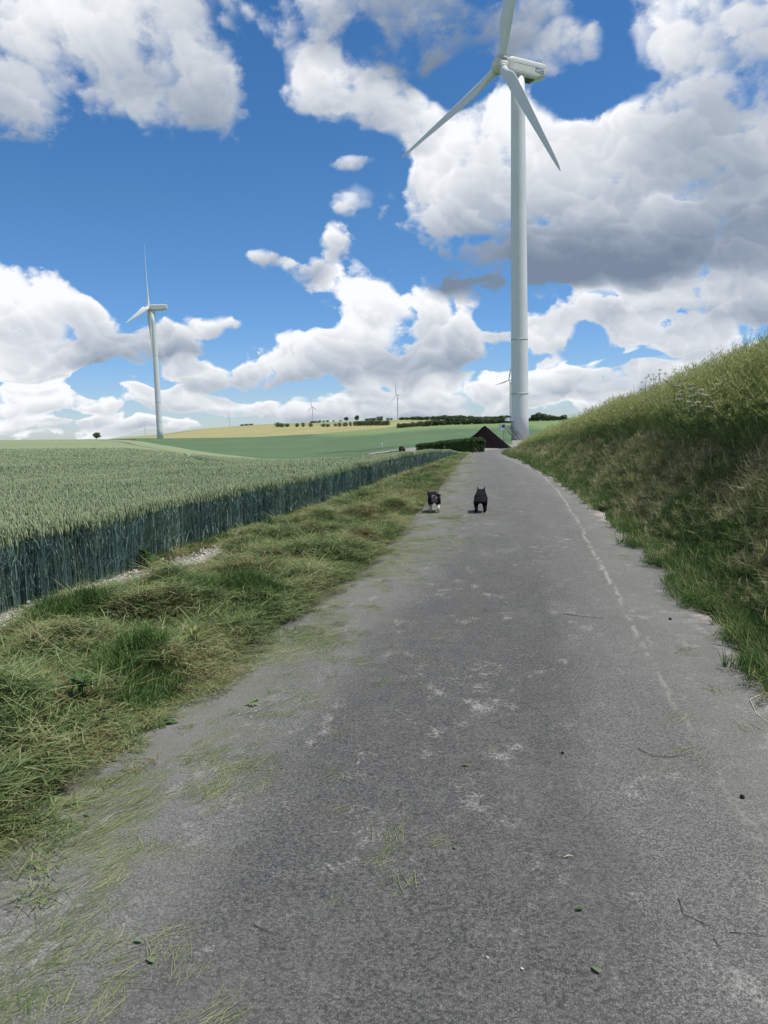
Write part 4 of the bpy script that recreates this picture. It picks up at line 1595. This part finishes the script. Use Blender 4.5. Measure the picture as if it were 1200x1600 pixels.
for k, px in enumerate((827, 834, 841, 849, 857, 865, 873, 881)):
    plant_tree(px, 658.5 - k * .2, (7, 12.5, 15, 13.5, 10.5, 9, 8.5, 10)[k], 12, ordinal(k) + ' tree from the left in the dark clump right of the tall tower', 'clump of trees right of the tower', D=520, sink=.14)


# clipped hedge by the yard
def hedge(name, label, path, w, heights, n, seed):
    """Leafy hedge along a ground path."""
    g = np.random.default_rng(seed)
    root = empty(name, path[0])
    tag(root, label, 'hedge')
    P = np.array([[p[0] - path[0][0], p[1] - path[0][1], p[2] - path[0][2]] for p in path])
    seg = np.linspace(0, 1, len(P))
    t = g.random(n)
    c = np.stack([np.interp(t, seg, P[:, i]) for i in range(3)], -1)
    hgt = np.interp(t, seg, heights) * (.93 + .14 * fbm(t * 9, t * 0 + seed, 1.0))
    d = P[-1] - P[0]
    d = d / np.linalg.norm(d)
    nrm = np.array([-d[1], d[0], 0])
    face = g.random(n)
    k = .86 + .2 * g.random(n)
    uu, vv = g.random(n) * 2 - 1, g.random(n)
    off = np.where(face < .35, -1.0, np.where(face < .6, 1.0, uu)) * w / 2 * k
    zz = np.where(face < .6, vv ** .9, np.where(face < .9, .80 + .26 * vv, vv)) * hgt
    zz = zz - .10 * hgt * (np.abs(off) / (w / 2)) ** 4 * (zz > .8 * hgt)
    c = c + nrm[None] * off[:, None]
    c[:, 2] += np.maximum(zz, .02)
    # rounded ends
    endp = (g.random(n) - .5) * .35
    c = c + d[None] * endp[:, None]
    A = g.normal(size=(n, 3))
    A /= np.linalg.norm(A, axis=1)[:, None]
    B = np.cross(A, g.normal(size=(n, 3)))
    B /= np.linalg.norm(B, axis=1)[:, None]
    s = (.045 + .05 * g.random(n))[:, None]
    v = np.stack([c - A * s, c + B * s * .6, c + A * s, c - B * s * .6], 1).reshape(-1, 3)
    link(bpy.data.objects.new('foliage', np_mesh('foliage', v, np.arange(n * 4).reshape(n, 4), [M_HEDGE], False)), root)
    for q in np.linspace(.03, .97, max(4, int(np.linalg.norm(P[-1] - P[0]) / .45))):
        b = [float(np.interp(q, seg, P[:, i])) for i in range(3)]
        hh = float(np.interp(q, seg, heights))
        mb = MB()
        mb.tube([(b[0], b[1], b[2] - .1), (b[0] + .03, b[1], b[2] + hh * .5), (b[0] - .05, b[1] + .04, b[2] + hh * .85)], [.035, .025, .008], 5)
        for k in range(3):
            a = g.random() * 6.28
            mb.tube([(b[0], b[1], b[2] + hh * (.2 + .15 * k)), (b[0] + .25 * math.cos(a), b[1] + .25 * math.sin(a), b[2] + hh * (.45 + .15 * k))], [.016, .006], 4)
        mb.build('stem', M_BARK, root)
    return root


def gz(px, py, D, dz=0):
    p = at_distance(px, py, D)
    return (p.x, p.y, float(land(np.array(p.x), np.array(p.y))) + dz)


hp = [gz(q, 700, D) for q, D in ((749, 70), (730, 71), (710, 72.5), (690, 74))]
top = lambda px, py, D: at_distance(px, py, D).z
hedge('hedge', 'dense green clipped hedge in front of the dark heap', hp, 1.3,
      [top(745, 684, 70) - hp[0][2], top(730, 686, 71) - hp[1][2], top(710, 688, 72.5) - hp[2][2], top(690, 690, 74) - hp[3][2]], 15000, 5)
hp = [gz(q, 700, D) for q, D in ((685, 74), (672, 75), (658, 76))]
hedge('hedge', 'lower rounded bushes at the left end of the hedge', hp, 1.3,
      [top(685, 691, 74) - hp[0][2], top(672, 692.5, 75) - hp[1][2], top(658, 694, 76) - hp[2][2]], 9000, 6)

# small things in the far field
p, D = place(597, 699.5)
mb = MB()
mb.box((0, 0, .5), (.38, .2, 1.0))
mb.tube([(0, 0, .95), (0, 0, 1.15)], [.19, .10], 8)
mb.box((0, -.105, .72), (.24, .012, .14))
o = mb.build('marker_post', plain('white_plastic', (.72, .72, .70), .5, .3, var=.05))
o.location = p
o.scale = (.62 * D / 130, .62 * D / 130, .72 * D / 130)
tag(o, 'small white marker post standing in the dark green field', 'post')
bp_ = gz(628, 705, 92)
bm = bmesh.new()
bmesh.ops.create_icosphere(bm, subdivisions=3, radius=.42)
for v in bm.verts:
    v.co *= 1 + .25 * (float(vnoise(v.co.x * 3 + 9, v.co.y * 3 + v.co.z * 5 + 9, 1.0)) - .5)
    v.co.z = v.co.z * 1.1 + .38
me = bpy.data.meshes.new('boulder')
bm.to_mesh(me)
bm.free()
me.materials.append(plain('dark_earth', (.055, .038, .03), .95, .1, var=.4, scale=5, bump=.6))
o = link(bpy.data.objects.new('boulder', me))
o.location = bp_
tag(o, 'dark brown boulder at the left edge of the gravel yard', 'boulder')


# ------------------------------------------------------------------ dogs
def dog(name, label, loc, rz, scale, mat, gait, ears, head, tail, wide=1.0):
    verts, rad, edges = [], [], []

    def add(p, r, parent=None):
        verts.append(p)
        rad.append(r if hasattr(r, '__len__') else (r, r))
        if parent is not None:
            edges.append((parent, len(verts) - 1))
        return len(verts) - 1
    pel = add((0, -.17, .30), (.110 * wide, .105))
    mid = add((0, -.02, .30), (.118 * wide, .112), pel)
    che = add((0, .14, .305), (.130 * wide, .125), mid)
    hx, hy, hz = head
    nk = add((hx * .4, .24, .30 + (hz - .30) * .55), (.105, .10), che)
    hd = add((hx, hy, hz), (.098, .086), nk)
    mz = add((hx * 1.25, hy + .085, hz - .03), (.046, .04), hd)
    add((hx * 1.35, hy + .125, hz - .035), (.034, .03), mz)
    for s in (-1, 1):
        e0 = add((hx + s * .060, hy - .012, hz + .062), (.032, .018), hd)
        e1 = add((hx + s * .070, hy - .016, hz + .062 + ears * .5), (.022, .010), e0)
        add((hx + s * .073, hy - .018, hz + .062 + ears), (.006, .004), e1)
    if tail:
        t = add((0, -.255, .335), (.032, .03), pel)
        for p in tail:
            t = add(p[:3], p[3], t)
    for k, s in enumerate((-1, 1)):
        g = gait[k]
        hip = add((s * .075 * wide, -.175 + g * .1, .235), (.066, .075), pel)
        kn = add((s * .082 * wide, -.115 + g * .5, .165), (.045, .05), hip)
        hk = add((s * .080 * wide, -.215 + g, .088 + max(0, -g) * .25), (.025, .027), kn)
        pw = add((s * .080 * wide, -.195 + g, .024 + max(0, -g) * .12), (.026, .026), hk)
        add((s * .080 * wide, -.160 + g, .020 + max(0, -g) * .06), (.026, .018), pw)
    for k, s in enumerate((-1, 1)):
        g = gait[2 + k]
        sh = add((s * .082 * wide, .145 + g * .1, .22), (.056, .064), che)
        el = add((s * .090 * wide, .135 + g * .3, .155), (.038, .042), sh)
        wr = add((s * .088 * wide, .150 + g, .075), (.026, .027), el)
        pw = add((s * .088 * wide, .155 + g, .024), (.027, .026), wr)
        add((s * .088 * wide, .190 + g, .020), (.027, .018), pw)
    me = bpy.data.meshes.new(name)
    me.from_pydata(verts, edges, [])
    tmp = bpy.data.objects.new(name + '_skeleton', me)
    COL.objects.link(tmp)
    sk = tmp.modifiers.new('skin', 'SKIN')
    sk.use_smooth_shade = True
    if not me.skin_vertices:
        bpy.context.view_layer.update()
    for i, v in enumerate(me.skin_vertices[0].data):
        v.radius = rad[i]
        v.use_root = (i == 0)
    ss = tmp.modifiers.new('sub', 'SUBSURF')
    ss.levels = ss.render_levels = 2
    dg = bpy.context.evaluated_depsgraph_get()
    dg.update()
    out = bpy.data.meshes.new_from_object(tmp.evaluated_get(dg))
    bpy.data.objects.remove(tmp)
    out.name = name
    out.materials.clear()
    out.materials.append(mat)
    out.polygons.foreach_set('use_smooth', [True] * len(out.polygons))
    o = link(bpy.data.objects.new(name, out))
    o.location = loc
    o.rotation_euler = (0, 0, rz)
    o.scale = (scale,) * 3
    return tag(o, label, 'dog')


def coat(name, merle):
    m, t, b = new_mat(name, .85, .12)
    tc = t.nodes.new('ShaderNodeTexCoord')
    p = tc.outputs['Object']
    sp = t.nodes.new('ShaderNodeSeparateXYZ')
    t.links.new(p, sp.inputs[0])
    X, Y, Z = (Sock(t, sp.outputs[i]) for i in range(3))
    n = Sock(t, noise(t, p, 14.0, 4, .6).outputs['Fac'])
    col = mix_col(t, n.smooth(.3, .7), (.0035, .0035, .0045), (.010, .010, .012))
    if merle:
        rump = (X.absv().smooth(.10, .02) * Y.smooth(-.10, -.20) * Z.smooth(.16, .24) * Z.smooth(.40, .33))
        col = mix_col(t, (rump + (n - .5) * .9).smooth(.45, .75) * .8, col, (.26, .24, .25))
        side = (n + (X.absv() - .05) * .8).smooth(.55, .62)
        col = mix_col(t, side * .35, col, (.10, .10, .115))
        paw = (Z + (n - .5) * .08).smooth(.19, .13)
        col = mix_col(t, paw, col, (.50, .44, .39))
    t.links.new(col, b.inputs['Base Color'])
    bp = t.nodes.new('ShaderNodeBump')
    bp.inputs['Strength'].default_value = .4
    bp.inputs['Distance'].default_value = .01
    t.links.new(noise(t, p, 90.0, 2, .6).outputs['Fac'], bp.inputs['Height'])
    t.links.new(bp.outputs[0], b.inputs['Normal'])
    return m


a, b = on_ground(676, 799.5), on_ground(751, 801.0)
za = float(road_surf(a.x, a.y)) - .001
zb = float(road_surf(b.x, b.y)) - .001
dog('dog', 'dark merle dog with pale paws and grey rump walking on the left', (a.x + .03, a.y + .1, za), R(4), .98, coat('merle_coat', True), (.05, -.06, -.05, .05), .03, (-.07, .30, .31),
    [(.05, -.29, .36, .020), (.11, -.31, .375, .014), (.15, -.31, .37, .009)], 1.0)
dog('dog', 'black prick-eared dog walking away in the middle of the road', (b.x, b.y + .1, zb), R(-2), .97, coat('black_coat', False), (-.02, .06, .05, -.05), .062, (0, .29, .375), None, 1.02)


# ------------------------------------------------------------------ single plants and litter
def leaf_piece(ln, w, fold=.15, curl=.3, n=5):
    mb = MB()
    for i in range(n + 1):
        t = i / n
        ww = w * math.sin(math.pi * min(1, .06 + .94 * t) ** .8) * .5 + .001
        z = curl * ln * t * t * -.5
        mb.v += [(-ww, ln * t, z + fold * ww), (0, ln * t, z), (ww, ln * t, z + fold * ww)]
    for i in range(n):
        for j in range(2):
            q = i * 3 + j
            mb.f.append((q, q + 1, q + 4, q + 3))
    mb.mi = [0] * len(mb.f)
    return mb


LEAF_MESH = [leaf_piece(.14, .07, .3, .5).mesh('leaf', M_WEED, True), leaf_piece(.17, .06, .4, .8).mesh('leaf', M_WEED, True), leaf_piece(.10, .06, .3, .3).mesh('leaf', M_WEED, True)]
M_LIME = leaf_mat('lime_leaves', [(.12, .17, .04), (.18, .22, .06), (.22, .25, .08)], 3, .25, .5)
M_PALE = leaf_mat('pale_leaves', [(.11, .17, .08), (.16, .22, .11), (.2, .25, .14)], 3, .25, .5)
LIME_MESH = [leaf_piece(.12, .04, .4, .8).mesh('leaf', M_LIME, True)]
PALE_MESH = [leaf_piece(.10, .05, .3, .6).mesh('leaf', M_PALE, True), leaf_piece(.08, .035, .3, .2).mesh('leaf', M_PALE, True)]


def weed(label, px, py, n, size, meshes, tilt=(.2, 1.0), zoff=0.0, seed=0, flat=1.0):
    g = random.Random(seed)
    p = on_ground(px, py)
    base = max(float(land(np.array(p.x), np.array(p.y))) - (.1 if flat < 1 else 0), float(road_surf(p.x, p.y)))
    r = empty('weed', (p.x, p.y, base + zoff))
    tag(r, label, 'weed')
    mb = MB()
    for k in range(3):
        a = g.random() * 6.28
        mb.tube([(0, 0, -.05 - zoff), (.03 * math.cos(a) * size, .03 * math.sin(a) * size, .05 * size * flat + .004), (.06 * math.cos(a) * size, .06 * math.sin(a) * size, .11 * size * flat + .004)], [.005, .004, .002], 5)
    mb.build('stem', M_WEED, r)
    for k in range(n):
        a = k * 2.4 + g.random() * .5
        t = tilt[0] + (tilt[1] - tilt[0]) * g.random()
        o = bpy.data.objects.new('leaf', g.choice(meshes))
        q = g.random() * .06 * size
        o.location = (-math.sin(a) * q, math.cos(a) * q, (.03 + .09 * g.random()) * size * flat + .004)
        o.rotation_euler = (t, 0, a)
        s = size * (.7 + .6 * g.random())
        o.scale = (s, s, s)
        link(o, r)
    return r


weed('leafy dark green weed clump in the cut grass at lower left', 128, 1118, 30, .52, LEAF_MESH, (-.1, .9), .10, 1)
weed('broad dark leaf weed at the road edge in the left foreground', 252, 1128, 7, .55, LEAF_MESH, (-.05, .25), .0, 2, .15)
weed('lime green young weed standing in the cut grass verge', 307, 1032, 9, .62, LIME_MESH, (.3, 1.2), .10, 3)
weed('pale wilted leafy weed lying on the left of the road', 394, 1098, 10, .5, PALE_MESH, (-.05, .3), .0, 4, .15)
weed('green weed under the wheat beside the chalk patch', 228, 890, 14, .9, LEAF_MESH, (.1, 1.0), .05, 5)
weed('low green weed beside the second chalk patch along the wheat', 420, 835, 12, 1.0, LEAF_MESH, (.1, 1.0), .05, 6)
for px, py, lab, s in ((1070, 800, 'broad-leaved green weed low on the mown bank near the road', 7), (1160, 720, 'broad-leaved green weed high on the mown bank at the right edge', 8)):
    pass


def bank_point(px, py):
    """Where a sight line meets the bank."""
    for d in np.arange(4, 60, .05):
        p = at_distance(px, py, float(d))
        if float(land(np.array(p.x), np.array(p.y))) >= p.z:
            return p
    return p


M_WHITE = plain('white_florets', (.70, .70, .62), .8, .2, var=.1, scale=30)
M_STALK = plain('flower_stalk', (.10, .15, .05), .7, .2, var=.2, scale=8)


def umbel_plant(label, x, y, hgt, seed, group):
    g = random.Random(seed)
    z = float(land(np.array(x), np.array(y)))
    r = empty('cow_parsley', (x, y, z), g.random() * 6.28)
    tag(r, label, 'wildflower', group)
    mb = MB()
    tops = []
    mb.tube([(0, 0, -.05), (.01, 0, hgt * .5), (.0, .015, hgt)], [.006, .005, .003], 6)
    tops.append((0, .015, hgt))
    for k in range(5):
        a = k * 1.9 + g.random()
        h0 = hgt * (.45 + .09 * k)
        e = (math.cos(a) * .14, math.sin(a) * .14, h0 + .22 + .1 * g.random())
        mb.tube([(0, 0, h0), (math.cos(a) * .07, math.sin(a) * .07, h0 + .10), e], [.003, .0025, .002], 5)
        tops.append(e)
    mb.build('stem', M_STALK, r)
    for (tx, ty, tz) in tops:
        q = MB()
        for i in range(12):
            a = i * 2.4
            rr = .05 * math.sqrt((i + .5) / 12)
            ex, ey, ez = tx + rr * math.cos(a), ty + rr * math.sin(a), tz + .03 - rr * .25
            q.tube([(tx, ty, tz - .01), (ex, ey, ez)], .0012, 3, 1)
            s = .006 + .004 * g.random()
            ez += (g.random() - .5) * .02
            q.add([(ex - s, ey - s, ez), (ex + s, ey - s, ez + .002), (ex + s, ey + s, ez), (ex - s, ey + s, ez + .003)], [(0, 1, 2, 3)], 0)
            q.add([(ex - s, ey, ez - .004), (ex + s, ey, ez - .004), (ex + s * .8, ey, ez + .008), (ex - s * .8, ey, ez + .008)], [(0, 1, 2, 3)], 0)
        q.build('umbel', [M_WHITE, M_STALK], r)
    for k in range(4):
        o = bpy.data.objects.new('leaf', LEAF_MESH[1])
        o.location = (0, 0, hgt * (.15 + .12 * k))
        o.rotation_euler = (.5, 0, k * 1.7)
        o.scale = (1, 1, 1)
        link(o, r)


for i, (px, y_, h_) in enumerate(((1078, 12.3, .92), (1092, 12.0, .88), (1065, 13.2, .95), (1085, 12.8, .80), (1055, 14.2, .95), (1105, 11.4, .85))):
    d = ray(px, 600)
    x_ = d.x / d.y * y_
    umbel_plant(('lowest', 'rightmost but one', 'upper left', 'middle', 'leftmost', 'rightmost')[i] + ' white-flowered cow parsley in the patch on the right bank', x_, y_, h_, i, 'white umbels on the bank')
for i, (px, y_, h_) in enumerate(((1008, 20.5, 1.15), (1022, 19.5, 1.15), (1030, 19.0, 1.1))):
    d = ray(px, 600)
    umbel_plant(ordinal(i) + ' cow parsley from the left rising above the bank skyline', d.x / d.y * y_, y_, h_, 20 + i, 'umbels on the bank skyline')


def road_pt(px, py):
    p = on_ground(px, py)
    return (p.x, p.y, float(road_surf(p.x, p.y)) + .001)


M_TWIG = plain('twig', (.05, .045, .03), .8, .2, var=.3, scale=30)
M_STRAW = plain('dry_straw', (.55, .50, .38), .7, .2, var=.15, scale=30)
M_STONE = plain('black_stone', (.012, .012, .014), .8, .2, var=.3, scale=40)
for px, py, s, rz, lab, ms in (
        (937, 1524, .38, .6, 'small pale green leaf lying on the road in the right foreground', PALE_MESH[0]),
        (911, 1424, .30, 1.8, 'small dark curled leaf on the road above the pale one', LEAF_MESH[2]),
        (733, 1200, .42, 1.5, 'yellow-green leaf on the middle of the road', LIME_MESH[0]),
        (222, 1474, .45, 1.4, 'pale green leaf among clippings at lower left', PALE_MESH[1]),
        (240, 1507, .42, 1.0, 'second pale leaf just below the other one at lower left', PALE_MESH[0]),
        (140, 1270, .4, 1.2, 'pale leaf on grass strands near the left border', PALE_MESH[0]),
        (711, 1331, .28, .2, 'tiny pale leaf scrap in the centre of the road', PALE_MESH[1])):
    o = link(bpy.data.objects.new('fallen_leaf', ms))
    o.location = Vector(road_pt(px, py)) + Vector((0, 0, .006))
    o.rotation_euler = (.1, .15, rz)
    o.scale = (s, s, s)
    tag(o, lab, 'leaf')
for pts, r_, mat, nm, lab in (
        ([(996, 1169), (1020, 1182), (1050, 1182), (1076, 1178)], .0015, M_TWIG, 'twig', 'thin dark bent twig lying across the right half of the road'),
        ([(1060, 1402), (1068, 1430), (1098, 1442), (1115, 1450)], .0012, M_TWIG, 'twig', 'curled dark stem on the road at lower right'),
        ([(1140, 1456), (1170, 1459), (1200, 1462)], .0012, M_TWIG, 'twig', 'straight dark stem at the right border of the picture'),
        ([(1115, 1466), (1128, 1484)], .0014, M_TWIG, 'twig', 'short dark stick at lower right'),
        ([(397, 1448), (412, 1456), (432, 1464)], .0012, M_TWIG, 'twig', 'short dark stem on the road at lower left of centre'),
        ([(880, 960), (905, 964), (945, 968)], .0022, M_TWIG, 'twig', 'long dark stem lying on the road beside the chalk line'),
        ([(881, 1343), (888, 1341), (895, 1341)], .003, M_STRAW, 'straw', 'short white straw on the road right of centre'),
        ([(1202, 1075), (1172, 1091), (1182, 1112), (1203, 1128)], .0022, M_STRAW, 'straw', 'bent pale straw at the right edge of the road')):
    P = [Vector(road_pt(*q)) for q in pts]
    mb = MB()
    mb.tube([p - P[0] + Vector((0, 0, r_ + .004 * (i % 2))) for i, p in enumerate(P)], [r_] * (len(P) - 1) + [r_ * .5], 6)
    o = mb.build(nm, mat, None, True)
    o.location = P[0]
    tag(o, lab, nm)
for px, py, r_, lab in ((879, 1179, .008, 'black pebble in the middle of the road'), (1160, 1243, .010, 'black pebble near the right edge of the road'), (1047, 1101 - 134, .012, 'black pebble on the pale gravelly road edge at right')):
    bm = bmesh.new()
    bmesh.ops.create_icosphere(bm, subdivisions=2, radius=r_)
    for v in bm.verts:
        v.co *= .8 + .4 * random.random()
    me = bpy.data.meshes.new('pebble')
    bm.to_mesh(me)
    bm.free()
    me.materials.append(M_STONE)
    o = link(bpy.data.objects.new('pebble', me))
    o.location = Vector(road_pt(px, py)) + Vector((0, 0, r_ * .4))
    tag(o, lab, 'pebble')
